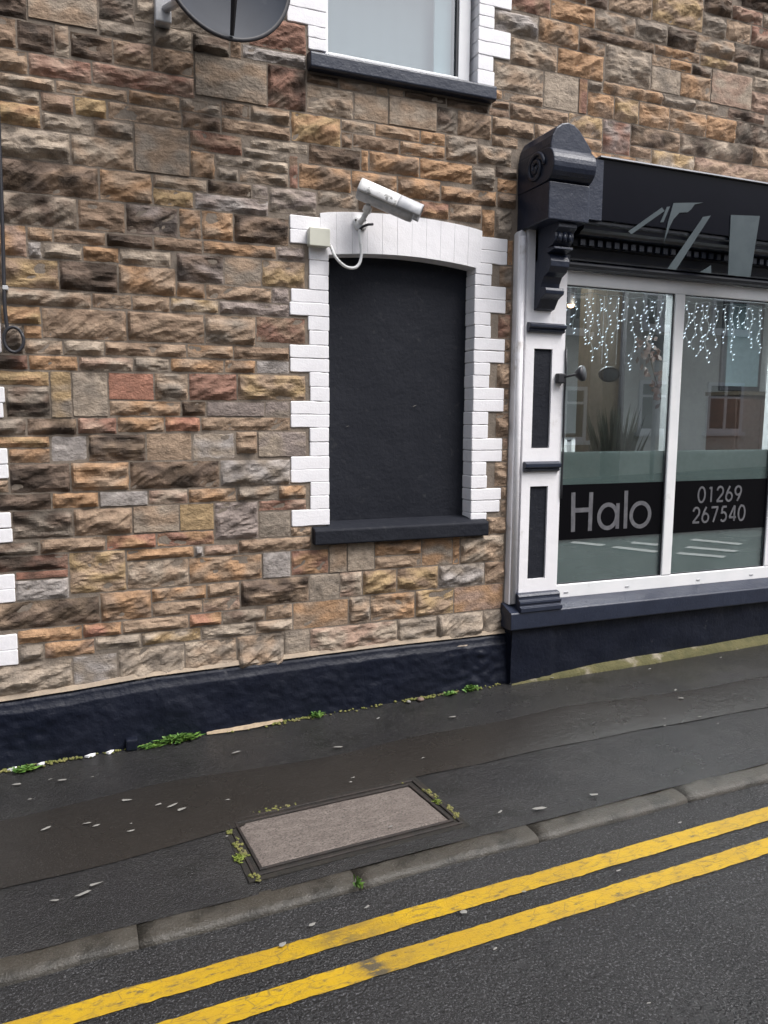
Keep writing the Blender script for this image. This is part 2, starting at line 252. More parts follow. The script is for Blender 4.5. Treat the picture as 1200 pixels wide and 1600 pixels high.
(879,1113,2919,2960,6,6,0), (1122,1165,2793,2951,1,4,0), (1742,1999,2815,2923,3,1,0), (1174,1461,2801,2919,1,3,0), (1470,1732,2815,2919,3,1,0), (62,341,2781,2913,7,0,0), (-270,53,2779,2912,7,6,0), (614,731,2789,2910,3,0,0),
(741,1112,2861,2910,7,6,0), (2008,2363,2824,2904,1,3,0), (2374,2500,2824,2903,1,1,0), (-356,-286,2774,2884,1,2,0), (861,1113,2794,2852,0,6,0), (744,850,2790,2848,6,6,0), (2063,2267,2722,2815,1,0,0), (2365,2474,2653,2815,6,6,0),
(1876,2054,2722,2806,3,4,0), (1507,1865,2722,2805,0,1,0), (2276,2356,2652,2800,3,3,0), (1278,1498,2722,2792,6,0,0), (1013,1268,2660,2783,11,6,0), (926,1003,2720,2783,11,6,0), (698,917,2720,2780,0,2,0), (430,689,2721,2775,7,0,0),
(183,421,2633,2772,0,3,0), (-274,173,2629,2771,1,2,0), (-356,-286,2654,2764,0,6,0), (430,621,2635,2711,0,8,0), (630,1004,2637,2711,10,11,0), (2452,2484,2502,2643,3,3,0), (828,1111,2494,2628,2,1,0), (664,819,2492,2627,0,3,0),
(552,655,2490,2626,3,1,0), (298,541,2489,2624,2,11,0), (80,289,2485,2620,1,1,0), (-275,71,2482,2620,2,7,0), (2400,2484,2375,2493,1,6,0), (-356,-286,2378,2488,0,3,0), (1052,1200,2421,2485,11,11,0), (669,1042,2423,2482,3,1,0),
(426,659,2420,2480,1,1,0), (205,417,2418,2476,2,2,0), (-32,196,2416,2473,0,1,0), (-146,-41,2414,2472,0,3,0), (-274,-155,2336,2472,3,9,0), (971,1200,2281,2412,0,8,0), (774,961,2275,2412,0,6,1), (534,765,2276,2410,2,11,0),
(263,503,2339,2408,7,7,0), (96,254,2340,2406,3,3,0), (-146,-92,2335,2405,10,10,0), (-83,87,2338,2405,7,6,0), (2450,2484,2296,2366,1,1,0), (254,524,2198,2330,0,3,0), (-12,244,2196,2329,2,2,0), (-273,-22,2195,2326,1,8,0),
(2450,2484,2222,2287,1,6,0), (1024,1112,2197,2272,11,11,0), (533,668,2197,2266,3,1,0), (678,1015,2197,2266,1,0,0), (-356,-286,2150,2240,0,6,0), (2400,2484,2075,2212,1,4,0), (314,491,2120,2189,0,0,0), (746,1111,2128,2188,11,11,0),
(500,736,2126,2187,8,7,0), (129,305,2120,2187,1,0,0), (-264,120,2115,2186,1,7,0), (-356,-286,2030,2140,6,6,0), (936,1200,1989,2119,1,4,0), (670,927,1971,2115,0,6,0), (289,661,1969,2111,0,1,0), (-99,280,1966,2106,0,1,0),
(-274,-108,2026,2105,3,8,0), (2450,2484,2004,2066,1,1,0), (-181,-107,1960,2017,3,3,0), (-275,-190,1887,2016,6,2,0), (2450,2484,1928,1995,1,1,0), (816,1111,1898,1961,1,1,0), (577,807,1897,1960,0,3,0), (179,568,1895,1957,0,1,0),
(-8,170,1890,1956,7,7,0), (-181,-17,1889,1951,7,0,0), (2400,2484,1780,1919,0,1,0), (936,1110,1827,1889,10,10,1), (767,925,1826,1888,3,1,0), (313,482,1819,1886,6,7,0), (492,757,1823,1886,0,3,0), (57,304,1816,1880,7,9,0),
(-165,47,1814,1879,3,3,0), (-319,-174,1813,1878,2,4,0), (833,1200,1685,1817,0,8,0), (581,824,1680,1814,4,4,0), (410,572,1679,1810,0,6,0), (189,401,1678,1806,5,5,1), (-76,13,1587,1805,8,6,1), (22,180,1593,1805,7,6,1),
(-322,-85,1740,1803,3,8,0), (2450,2484,1711,1770,0,1,0), (-274,-85,1589,1730,2,6,0), (2450,2484,1635,1702,0,0,0), (979,1110,1599,1675,11,6,1), (670,970,1599,1670,11,11,1), (541,660,1599,1670,2,1,0), (190,532,1598,1669,3,0,0),
(2400,2484,1482,1625,1,1,0), (639,1112,1523,1590,1,0,0), (457,629,1520,1589,3,5,0), (226,448,1515,1588,0,3,0), (39,217,1509,1583,9,4,0), (-188,30,1504,1579,0,2,0), (-334,-197,1501,1577,2,6,0), (818,929,1402,1515,0,1,0),
(938,1200,1383,1514,7,11,1), (592,809,1372,1510,10,7,1), (362,583,1371,1506,0,0,1), (85,353,1371,1500,0,2,0), (-86,75,1370,1495,10,10,1), (-337,-95,1442,1492,3,8,0), (2450,2484,1408,1472,9,0,0), (-274,-95,1368,1433,3,1,0),
(2450,2484,1336,1399,0,0,0), (733,1111,1229,1363,10,6,0), (277,723,1225,1362,2,1,0), (-1,268,1223,1361,3,0,0), (-275,-10,1223,1359,2,2,0), (2400,2484,1181,1327,0,0,0), (-356,-286,1226,1284,0,0,0), (1048,1200,1150,1220,6,3,0),
(820,1039,1150,1220,6,0,0), (365,557,1145,1216,9,7,0), (566,811,1147,1215,0,3,0), (-351,-100,1139,1214,2,2,0), (129,356,1143,1213,10,10,1), (-91,119,1141,1213,3,3,0), (2450,2484,1101,1172,0,0,0), (937,1200,1088,1141,9,4,0),
(699,929,941,1138,11,11,0), (518,690,1000,1136,8,8,1), (285,509,1000,1134,0,7,1), (2,276,998,1131,0,1,0), (-274,-7,996,1129,6,2,0), (2450,2484,999,1092,0,6,0), (938,1107,942,1078,6,6,1), (399,689,922,991,3,4,0),
(2353,2484,888,990,0,0,0), (152,390,921,989,5,3,0), (1116,1228,941,988,0,0,0), (-156,143,920,987,0,1,0), (-362,-166,918,976,6,2,0), (826,1228,862,931,0,1,0), (-27,237,705,912,0,8,0), (639,817,858,911,9,1,0),
(590,630,858,911,10,10,0), (246,581,858,911,3,3,0), (-366,-36,839,909,2,4,0), (1918,2114,719,878,6,3,1), (1447,1607,720,878,7,7,1), (2175,2476,717,878,7,0,0), (1616,1909,796,878,3,1,0), (2123,2166,717,877,3,3,0),
(1337,1438,718,877,0,7,1), (954,1107,714,853,10,10,1), (1116,1328,719,853,4,3,0), (560,945,713,848,3,0,0), (247,552,708,848,0,7,0), (-271,-38,796,830,5,4,1), (-274,-36,690,787,10,10,0), (1616,1909,718,787,0,0,0),
(1401,1533,570,710,7,9,0), (1759,2022,575,709,8,1,0), (1542,1750,572,709,8,1,0), (1222,1392,565,709,6,7,1), (2348,2484,575,709,0,1,0), (2032,2339,577,707,10,6,0), (831,1213,564,704,2,0,0), (651,821,630,702,0,0,0),
(366,641,630,698,0,3,0), (112,357,550,696,3,1,0), (-378,103,548,681,0,2,0), (627,822,553,620,0,9,0), (366,618,552,620,0,0,0), (2138,2476,412,567,9,3,1), (1880,2129,412,566,0,8,0), (1592,1870,408,563,0,3,0),
(1456,1583,406,561,0,6,0), (1125,1447,406,555,0,3,1), (969,1116,478,554,0,0,0), (731,960,478,543,7,2,0), (554,720,477,542,3,5,0), (214,545,475,541,0,0,0), (23,205,473,539,3,5,0), (-275,14,471,538,3,3,0),
(910,1116,405,469,0,7,0), (617,901,404,468,7,6,0), (310,608,403,466,7,8,0), (81,301,400,465,7,6,0), (-275,-167,376,462,6,6,0), (-158,72,385,462,9,3,0), (2347,2476,237,402,7,6,0), (2028,2338,237,402,7,6,0),
(1766,2019,235,399,7,6,0), (1224,1757,234,397,9,7,0), (1075,1215,201,395,7,6,1), (806,1066,200,395,0,6,0), (528,797,199,393,7,0,0), (187,519,201,390,7,6,0), (-29,178,205,375,6,10,1), (-379,-39,208,366,7,6,0),
(2372,2482,142,228,0,3,0), (1380,1618,142,224,7,0,0), (1628,1866,142,224,7,0,0), (1876,2114,142,224,1,1,0), (2124,2362,142,224,6,6,0), (-356,-118,142,196,0,6,0), (-108,130,142,196,6,6,0), (1132,1370,142,192,0,1,0),
(140,378,142,188,0,1,0), (388,626,142,188,1,2,0), (636,874,142,188,0,0,0), (884,1122,142,188,0,1,0), (-356,-118,26,132,1,1,0), (-108,130,26,132,1,2,0), (140,378,26,132,1,1,0), (388,626,26,132,0,6,0),
(636,874,26,132,7,0,0), (884,1122,26,132,0,3,0), (1132,1370,26,132,7,0,0), (1380,1618,26,132,7,0,0), (1628,1866,26,132,1,1,0), (1876,2114,26,132,7,0,0), (2124,2362,26,132,0,3,0), (2372,2482,26,132,1,1,0),
(-356,-118,-90,16,0,6,0), (-108,130,-90,16,7,0,0), (140,378,-90,16,6,6,0), (388,626,-90,16,6,6,0), (636,874,-90,16,0,6,0), (884,1122,-90,16,1,2,0), (1132,1370,-90,16,0,6,0), (1380,1618,-90,16,1,1,0),
(1628,1866,-90,16,6,6,0), (1876,2114,-90,16,0,1,0), (2124,2362,-90,16,0,6,0), (2372,2482,-90,16,7,0,0),
]
# ================= the stone building =================
def stone_verts(x0,x1,z0,z1,code,cell,seed):
    """rock-faced block: grid of chipped facets, bulging low and undercut at the foot"""
    flat=code.endswith('f'); cs=[TONE[k] for k in code.rstrip('f') if k in TONE]
    c1=cs[0]; c2=cs[-1]
    w,h=x1-x0,z1-z0; nx=max(2,round(w/cell)); nz=max(2,round(h/cell)); rs=random.Random(seed)
    B=.004 if flat else rs.uniform(.012,.030)*min(1,h/.09)**.5*(1.15 if 'D' in code else 1)
    pk=rs.uniform(.28,.6); top=rs.uniform(.15,.5); base=.006 if not flat else rs.uniform(.004,.012)
    amp=.0022 if flat else .017; ox,oy=rs.uniform(0,99),rs.uniform(0,99)
    tilt=rs.uniform(-.35,.35); ang=rs.uniform(-.15,.75); ca,sa=math.cos(ang),math.sin(ang)
    vs=[];cl=[]
    jit=.0045 if not flat else .002
    for j in range(nz+1):
        v=j/nz
        for i in range(nx+1):
            u=i/nx; x=x0+u*w; z=z0+v*h
            ed=min(u*w,(1-u)*w,v*h,(1-v)*h); e=min(1,(ed/.016))**.7
            pr=(v/pk)**.6 if v<pk else 1-(1-top)*((v-pk)/(1-pk))**1.1
            px_,pz_=x*ca+z*sa,-x*sa+z*ca
            n1=noise.noise(Vector((px_*9+ox,oy,pz_*20))); n2=noise.noise(Vector((px_*26,ox,pz_*60+oy)))
            n3=abs(noise.noise(Vector((px_*15+oy,ox,pz_*34))))
            hh=base+e*(B*pr*(.85+.7*n1+tilt*(u-.5)*2)+amp*(n1*.75+n2*.30-n3*.65+.14))
            hh=max(.002,hh)
            ex=0 if 0<i<nx else noise.noise(Vector((z*31,ox,i)))*jit; ez=0 if 0<j<nz else noise.noise(Vector((x*25,oy,j)))*jit
            if 0<i<nx and 0<j<nz: ex=n2*.35*w/nx; ez=n1*.35*h/nz
            vs.append((x+ex,-hh,z+ez))
            t=.5+1.6*noise.noise(Vector((x*11+ox,oy,z*17))); t=min(1,max(0,t)); g=1+.16*n2+.16*n1
            if 'D' in code: g*=1-.62*min(1,max(0,(noise.noise(Vector((x*7+ox,9,z*12)))+.12)*3.5))
            cl.append(tuple((c1[k]*(1-t)+c2[k]*t)*g for k in range(3))+(1,))
    fs=[(j*(nx+1)+i,j*(nx+1)+i+1,(j+1)*(nx+1)+i+1,(j+1)*(nx+1)+i) for j in range(nz) for i in range(nx)]
    # sides back into the mortar
    ring=[i for i in range(nx+1)]+[j*(nx+1)+nx for j in range(1,nz+1)]+[nz*(nx+1)+i for i in range(nx-1,-1,-1)]+[j*(nx+1) for j in range(nz-1,0,-1)]
    n=len(vs)
    for k in ring: vs.append((vs[k][0],.015,vs[k][2])); cl.append(cl[k])
    m=len(ring); fs+=[(ring[(k+1)%m],ring[k],n+k,n+(k+1)%m) for k in range(m)]
    return vs,fs,cl
def stone_mesh(name,lst,cell):
    V=[];F=[];C=[]
    for k,(x0,x1,z0,z1,code) in enumerate(lst):
        v,f,c=stone_verts(x0,x1,z0,z1,code,cell,int(x0*7919+z0*104729)&0xffff); b=len(V); V+=v; F+=[tuple(i+b for i in q) for q in f]; C+=c
    me=bpy.data.meshes.new(name); me.from_pydata(V,[],F); at=me.color_attributes.new('tone','FLOAT_COLOR','POINT')
    at.data.foreach_set('color',[q for c in C for q in c]); me.materials.append(M['stone']); me.update(); return me
bld=thing('stone_building','two storey brown sandstone building with white painted window surrounds and dark plinth','building',(0,0,0))
LW=(1.318,2.252,.93,2.52); UW=(1.308,2.236,3.45,4.9); SH=(2.56,6.92,-.6,2.66); NW=(-1.24,-.50,.93,2.52)
OPEN=[LW,UW,SH,NW]
xs=sorted({-7,10.5}|{o[i] for o in OPEN for i in(0,1)}); zs=sorted({-1.0,6.6}|{o[i] for o in OPEN for i in(2,3)})
wb=MB()
for i in range(len(xs)-1):
    for j in range(len(zs)-1):
        cx,cz=(xs[i]+xs[i+1])/2,(zs[j]+zs[j+1])/2
        if any(o[0]<cx<o[1] and o[2]<cz<o[3] for o in OPEN): continue
        wb.box(xs[i],xs[i+1],-.0045,.30,zs[j],zs[j+1])
wb.build('wall',M['mortar'],bld,recalc=False)
side=MB().box(-7,-6.7,.3,8,-1,6.6).box(10.2,10.5,.3,8,-1,6.6).box(-7,10.5,8,8.3,-1,6.6); side.build('side_wall',M['mortar'],bld)
rf=MB().prism_pz([(.35,6.6),(-4.2,9.4),(-8.7,6.6)],-7.1,10.6); rf.build('roof',mat('slate_roof',(.06,.06,.07),(.09,.09,.1),5,.6),bld)
STONES=[]
TK='TBDORQGLYPWM'
for a in STONE_DATA: STONES.append((a[0]/1000,a[1]/1000,a[2]/1000,a[3]/1000,TK[a[4]]+TK[a[5]]+('f' if a[6] else '')))
def inview(s): return s[0]<5.0 and s[2]<3.75
def visible_area(s):
    return (s[1]-s[0])*(s[3]-s[2])*(1 if s[0]<4.6 and s[2]<3.55+.09*max(0,s[0]-0) else .05)
STONES.sort(key=lambda s:-visible_area(s))
for s in STONES[:300]:
    me=stone_mesh('stone',[s],.0105); link('stone',me,bld)
rest=stone_mesh('small_stones',STONES[300:],.0105); tag(link('small_stones',rest,bld),kind='stuff')
# the courses outside the photograph
ext=[]; codes=['T','TO','B','TB','G','LG','BD','OT','YT','D','LT','R','TG','GL']
def fill(x0,x1,z0,z1):
    z=z0
    while z<z1-.05:
        h=rnd.choice((.085,.1,.14,.15,.19)); x=x0
        while x<x1-.06:
            w=rnd.uniform(.16,.42); w=min(w,x1-x-.005)
            if rnd.random()<.3 and h>.13:
                ext.append((x,x+w-.01,z,z+h*.45-.006,rnd.choice(codes))); ext.append((x,x+w-.01,z+h*.45+.004,z+h-.01,rnd.choice(codes)))
            else: ext.append((x,x+w-.01,z,min(z1,z+h)-.01,rnd.choice(codes)+rnd.choice(('','','','f'))))
            x+=w
        z+=h
fill(-4,-1.45,.2,6.5); fill(-1.45,-.3,2.68,6.5); fill(-.3,1.11,4.3,6.5); fill(2.44,5.25,4.3,6.5); fill(5.25,10.4,3.1,6.5); fill(1.2,2.35,5.2,6.5); fill(7.3,10.4,.25,3.1)
tag(link('upper_stones',stone_mesh('upper_stones',ext,.03),bld),kind='stuff')
# ---- white painted brick quoins (shared meshes) ----
def brickmesh(x0,x1,h,seed,y1=.10):
    rs=random.Random(seed); nx=6; b=MB(); vs=[]
    hx=(x1-x0)/2; hz=h/2; r=.0045
    pts=[(-hx,-hz+r),(-hx+r,-hz)]+[(-hx+(2*hx)*k/4,-hz+rs.uniform(-.0022,.0022)) for k in(1,2,3)]+[(hx-r,-hz),(hx,-hz+r),(hx,hz-r),(hx-r,hz)]+[(hx-(2*hx)*k/4,hz+rs.uniform(-.0022,.0022)) for k in(1,2,3)]+[(-hx+r,hz),(-hx,hz-r)]
    n=len(pts); f=-.013+rs.uniform(-.0015,.0015)
    vs=[(x,y1,z) for x,z in pts]+[(x,f+.003,z) for x,z in pts]+[(x*(1-.0035/hx),f,z*(1-.0035/hz)) for x,z in pts]
    fs=[tuple(range(2*n,3*n))]
    for k in range(n):
        q=(k+1)%n; fs+=[(k,q,n+q,n+k),(n+k,n+q,2*n+q,2*n+k)]
    b.add(vs,fs); return b.mesh('brick',M['white'])
bm_cache={}
def brick(parent,x0,x1,z0,z1,y1=.10):
    key=(round(x1-x0,2),round(z1-z0,2),rnd.randint(0,3),y1)
    if key not in bm_cache: bm_cache[key]=brickmesh(-(key[0])/2,(key[0])/2,key[1]+(z1-z0-key[1]),key[2],y1)
    o=link('brick',bm_cache[key],parent,loc=((x0+x1)/2,0,(z0+z1)/2)); return o
def quoins(parent,inner,longx,shortx,seq,y1=.10):
    for kind,za,zb,n in seq:
        for k in range(n):
            a=zb+(za-zb)*k/n; b=zb+(za-zb)*(k+1)/n; o=(longx if kind=='L' else shortx)+rnd.uniform(-.007,.006)
            x0,x1=min(o,inner),max(o,inner); brick(parent,x0,x1,a+.0004,b-.0004,y1)
bw=link('blocked_window',None,bld,world=False) if False else bpy.data.objects.new('blocked_window',None); 
if bw.name not in col.objects: col.objects.link(bw)
bw.parent=bld; bw.location=(1.785,0,.9)
LSEQ=[('L',2.656,2.510,2),('S',2.510,2.277,3),('L',2.277,2.138,2),('S',2.138,1.985,2),('L',1.985,1.838,2),('S',1.838,1.681,2),('L',1.681,1.538,2),('S',1.538,1.379,2),('L',1.379,1.237,2),('S',1.237,1.084,2),('L',1.084,.992,1)]
RSEQ=[('L',2.648,2.497,2),('S',2.497,2.371,2),('L',2.371,2.216,2),('S',2.216,2.068,2),('L',2.068,1.923,2),('S',1.923,1.776,2),('L',1.776,1.635,2),('S',1.635,1.474,2),('L',1.474,1.331,2),('S',1.331,1.171,2),('L',1.171,1.022,2),('S',1.022,.978,1)]
# lintel end blocks stop at the arch; jambs below it
def jamb(seq,inner,L,S,archx):
    for kind,za,zb,n in seq:
        if zb>2.48:
            for k in range(n):
                a=zb+(za-zb)*k/n; b=zb+(za-zb)*(k+1)/n; o=L
                x0,x1=min(o,archx),max(o,archx); brick(bw,x0,x1,a+.0004,b-.0004)
        else: quoins(bw,inner,L,S,[(kind,za,zb,n)])
jamb(LSEQ,1.335,1.118,1.224,1.292); jamb(RSEQ,2.235,2.444,2.345,2.268)
# segmental arch of painted voussoirs, springing from the jambs
def soffit(x):
    t=(x-1.785)/.45; return 2.497-.03*t*t
nv=11
for k in range(nv):
    t0,t1=k/nv,(k+1)/nv
    def bot(t): x=1.292+t*(2.268-1.292); return (x,soffit(x))
    def topv(t): x=1.292+t*(2.268-1.292); return (x+(t-.5)*.012,2.678+.036*(1-(2*t-1)**2)**.8)
    P=[]
    for q in range(3): P.append(bot(t0+(t1-t0)*q/2+(.0004 if q==0 else -.0004 if q==2 else 0)))
    for q in range(3): P.append(topv(t1-(t1-t0)*q/2+(.0004 if q==2 else -.0004 if q==0 else 0)))
    f=-.014+rnd.uniform(-.0006,.0006)
    MB().prism_xz(P,f,.10).build('voussoir',M['white'],bw,bev=.0012)
# painted panel closing the opening
pn=MB(); N=24; H=40
def pnl(x,z): return .098+.0035*noise.noise(Vector((x*3,0,z*3)))+.0015*noise.noise(Vector((x*14,2,z*14)))
vs=[];fs=[]
for j in range(H+1):
    for i in range(N+1):
        x=1.33+.91*i/N; z=.97+1.54*j/H; vs.append((x,pnl(x,z),z))
fs=[(j*(N+1)+i,j*(N+1)+i+1,(j+1)*(N+1)+i+1,(j+1)*(N+1)+i) for j in range(H) for i in range(N)]
pn.add(vs,fs); pn.build('panel',M['black'],bw,smooth=True,recalc=False)
sb=MB().prism_pz([(-.099,.955),(-.099,1.0),(-.02,.992),(.055,.975),(.063,.966),(.063,.892),(.055,.886),(-.0,.89),(-.0,.955)],1.236,2.336)
sb.build('sill',M['black'],bw,bev=.006)
# ---- upper window ----
uw=bpy.data.objects.new('upper_window',None); col.objects.link(uw); uw.parent=bld; uw.location=(1.77,0,3.47)
z=3.492; seqL=[];seqR=[]; 
for k,(kk,top) in enumerate([('S',3.607),('L',3.76),('S',3.91),('L',4.06),('S',4.21),('L',4.36),('S',4.51),('L',4.66),('S',4.81)]): seqL.append((kk,top,z,2)); z=top
z=3.478
for k,(kk,top) in enumerate([('S',3.64),('L',3.785),('S',3.905),('L',4.06),('S',4.21),('L',4.36),('S',4.51),('L',4.66),('S',4.81)]): seqR.append((kk,top,z,2)); z=top
quoins(uw,1.325,1.118,1.221,seqL,.07); quoins(uw,2.222,2.43,2.327,seqR,.12)
MB().box(1.118,2.43,-.014,.1,4.815,5.05).build('lintel',M['white'],uw)
MB().prism_pz([(-.10,3.42),(-.10,3.49),(-.02,3.478),(.06,3.463),(.068,3.455),(.068,3.39),(.058,3.383),(0,3.386),(0,3.42)],1.221,2.318).build('sill',M['navy'],uw,bev=.005)
fr=MB()
fr.box(1.328,1.352,.045,.10,3.50,4.80).box(2.128,2.20,.045,.12,3.50,4.80).box(1.352,2.128,.045,.10,3.50,3.522).box(1.352,2.128,.045,.10,4.74,4.80)
fr.build('frame',M['upvc'],uw,bev=.003)
MB().box(2.116,2.128,.052,.09,3.522,4.74).build('gasket',M['darkplastic'],uw)
MB().box(1.352,2.116,.066,.072,3.522,4.74).build('pane',M['glass'],uw)
cu=MB(); nn=60; vs=[(1.33+.88*i/nn,.16+.001*math.sin(i*.9),zz) for zz in(3.47,4.8) for i in range(nn+1)]
cu.add(vs,[(i,i+1,nn+2+i,nn+1+i) for i in range(nn)]); cu.build('blind',mat('grey_blind',(.32,.345,.38),(.28,.30,.34),1.2,.9),uw,smooth=True,recalc=False)
MB().box(2.0,2.105,.10,.115,3.49,4.8).build('curtain',mat('pale_blue_curtain',(.42,.50,.56),None,3,.9),uw)
# ---- neighbouring window (only its quoins reach into the picture) ----
nw=bpy.data.objects.new('left_window',None); col.objects.link(nw); nw.parent=bld; nw.location=(-.85,0,.9); nw.name='blocked_window'
NSEQ=[('L',2.65,2.50,2),('S',2.50,2.375,2),('L',2.375,2.244,2),('S',2.244,2.024,3),('L',2.024,1.888,2),('S',1.888,1.727,2),('L',1.727,1.582,2),('S',1.582,1.436,2),('L',1.436,1.291,2),('S',1.291,1.129,2),('L',1.129,.979,2),('S',.979,.823,2),('L',.823,.686,2),('S',.686,.526,2),('L',.526,.369,2),('S',.369,.24,2)]
quoins(nw,-.52,-.281,-.40,NSEQ); quoins(nw,-1.22,-1.46,-1.36,NSEQ)
MB().box(-1.22,-.52,.09,.12,.2,2.5).build('panel',M['black'],nw)
MB().box(-1.4,-.34,-.014,.1,2.66,2.85).build('lintel',M['white'],nw)
# ---- plinth: lumpy painted render with a sloping top ledge ----
def ptop(x):
    P=[(-4,.12),(-.37,.199),(-.03,.213),(.357,.239),(1.2,.251),(1.69,.258),(2.5,.255)]
    for (a,b),(c,d) in zip(P,P[1:]):
        if x<=c: return b+(d-b)*(x-a)/(c-a)
    return P[-1][1]
prof=[(-.002,0),(.028,-.018),(.034,-.03),(.034,-.052),(.050,-.062)]
nx=430; vs=[];rows=26
for i in range(nx+1):
    x=-2.5+(2.52+2.5)*i/nx; zt=ptop(x)+.004*noise.noise(Vector((x*9,0,0))); zb=zp(x,0)-.02
    P=[(p,zt+dz) for p,dz in prof]
    z0=zt-.062
    for k in range(1,rows+1):
        t=k/rows; z=z0+(zb-z0)*t
        lum=.012*noise.noise(Vector((x*4.5,1,z*6)))+.010*abs(noise.noise(Vector((x*11,5,z*15))))+.004*noise.noise(Vector((x*30,5,z*30)))
        rough=max(0,noise.noise(Vector((x*1.1+3,9,0)))); lum+=rough*.022*noise.noise(Vector((x*16,3,z*24)))
        P.append((.050+lum*.8*min(1,t*8)+.012*t,z))
    vs+=[(x,-p,z) for p,z in P]
m=len(prof)+rows
b=MB().add(vs,[(i*m+k,i*m+k+1,(i+1)*m+k+1,(i+1)*m+k) for i in range(nx) for k in range(m-1)]); b.build('plinth',M['navyplinth'],bld,smooth=True,recalc=False)
# mortar fillet line above the plinth
vs=[]
for i in range(201):
    x=-.5+3.0*i/200; zt=ptop(x); w=.010+.012*max(0,noise.noise(Vector((x*3,4,0)))+.4)
    vs+=[(x,-.012,zt-.006),(x,-.030,zt-.002),(x,-.016,zt+w),(x,.002,zt+w+.004)]
MB().add(vs,[(i*4+k,i*4+k+1,(i+1)*4+k+1,(i+1)*4+k) for i in range(200) for k in range(3)]).build('mortar_fillet',mat('sandy_mortar',(.34,.27,.20),(.27,.22,.17),12,.95,bump=.004,bs=60),bld,recalc=False)
# ================= the shopfront =================
shop=thing('shopfront','black and white painted hair salon shopfront with wide window, corner bracket and dark fascia','shopfront',(4.7,-.1,0))
def part(b,name,m,parent=shop,**k): return b.build(name,M[m] if isinstance(m,str) else m,parent,**k)
# riser and sill
nx=170; rows=14; vs=[]
for i in range(nx+1):
    x=2.492+(7.1-2.492)*i/nx
    for k in range(rows+1):
        t=k/rows; z=.31+(-.25-.31)*t
        l=.008*noise.noise(Vector((x*5,1,z*7)))+.006*abs(noise.noise(Vector((x*13,5,z*13))))+.003*noise.noise(Vector((x*40,5,z*40)))
        if x<2.8: l+=.012
        vs.append((x,-.088-l,z))
m=rows+1
rb=MB().add(vs,[(i*m+k,i*m+k+1,(i+1)*m+k+1,(i+1)*m+k) for i in range(nx) for k in range(rows)])
rb.add([(2.492,0,-.3),(2.492,-.1,-.3),(2.492,-.1,.31),(2.492,0,.31)],[(0,1,2,3)])
part(rb,'stall_riser','navyplinth',smooth=True,recalc=False)
part(MB().prism_pz([(-.05,.30),(-.05,.448),(.02,.445),(.128,.404),(.134,.398),(.134,.300),(.128,.294),(0,.294)],2.466,7.15),'sill',M['navy'],bev=.005)
# pilaster
def pil(x0):
    pl=bpy.data.objects.new('pilaster',None); col.objects.link(pl); pl.parent=shop; pl.location=(x0,-.05,.44)
    q=lambda b,n,m,**k: b.build(n,M[m],pl,**k)
    b=MB(); dx=x0-2.49
    def B(*a): a=list(a); a[0]+=dx; a[1]+=dx; return a
    # board with two sunk panels, built as stiles and rails
    for r in [(2.55,2.612,-.075,.05,.47,2.70),(2.742,2.832,-.075,.05,.47,2.70),(2.612,2.742,-.075,.05,.47,.597),(2.612,2.742,-.075,.05,1.18,1.415),(2.612,2.742,-.075,.05,2.015,2.70)]: b.box(*B(*r))
    q(b,'board','white')
    b=MB().prism_xz([(2.492+dx,.44),(2.551+dx,.44),(2.551+dx,2.655),(2.54+dx,2.69),(2.515+dx,2.70),(2.495+dx,2.68)],-.058,.02)
    q(b,'edge_moulding','white',bev=.006)
    q(MB().tube([(2.520+dx,-.06,.45),(2.520+dx,-.06,2.66)],.020,10),'bead','white',smooth=True)
    for za,zb in((.599,1.178),(1.417,2.013)): q(MB().box(*B(2.613,2.741,-.062,.0,za,zb)),'sunk_panel','black',bev=.002)
    for za,zb,p in((2.108,2.168,.118),(1.27,1.335,.112)):
        b=MB().prism_pz([(.076,za),(p-.02,za+.004),(p-.012,za+.014),(p-.02,za+.02),(p,za+.03),(p,zb-.012),(p-.016,zb-.004),(.076,zb)],2.555+dx,2.812+dx); q(b,'strap_moulding','navy',bev=.003)
    b=MB().prism_pz([(.0,.40),(.142,.405),(.142,.432),(.126,.437),(.124,.448),(.130,.455),(.128,.47),(.112,.475),(.110,.49),(.114,.497),(.10,.512),(.078,.515),(0,.515)],2.530+dx,2.835+dx); q(b,'base_moulding','navy',bev=.003)
    return pl
pil(2.49); p2=pil(6.72)
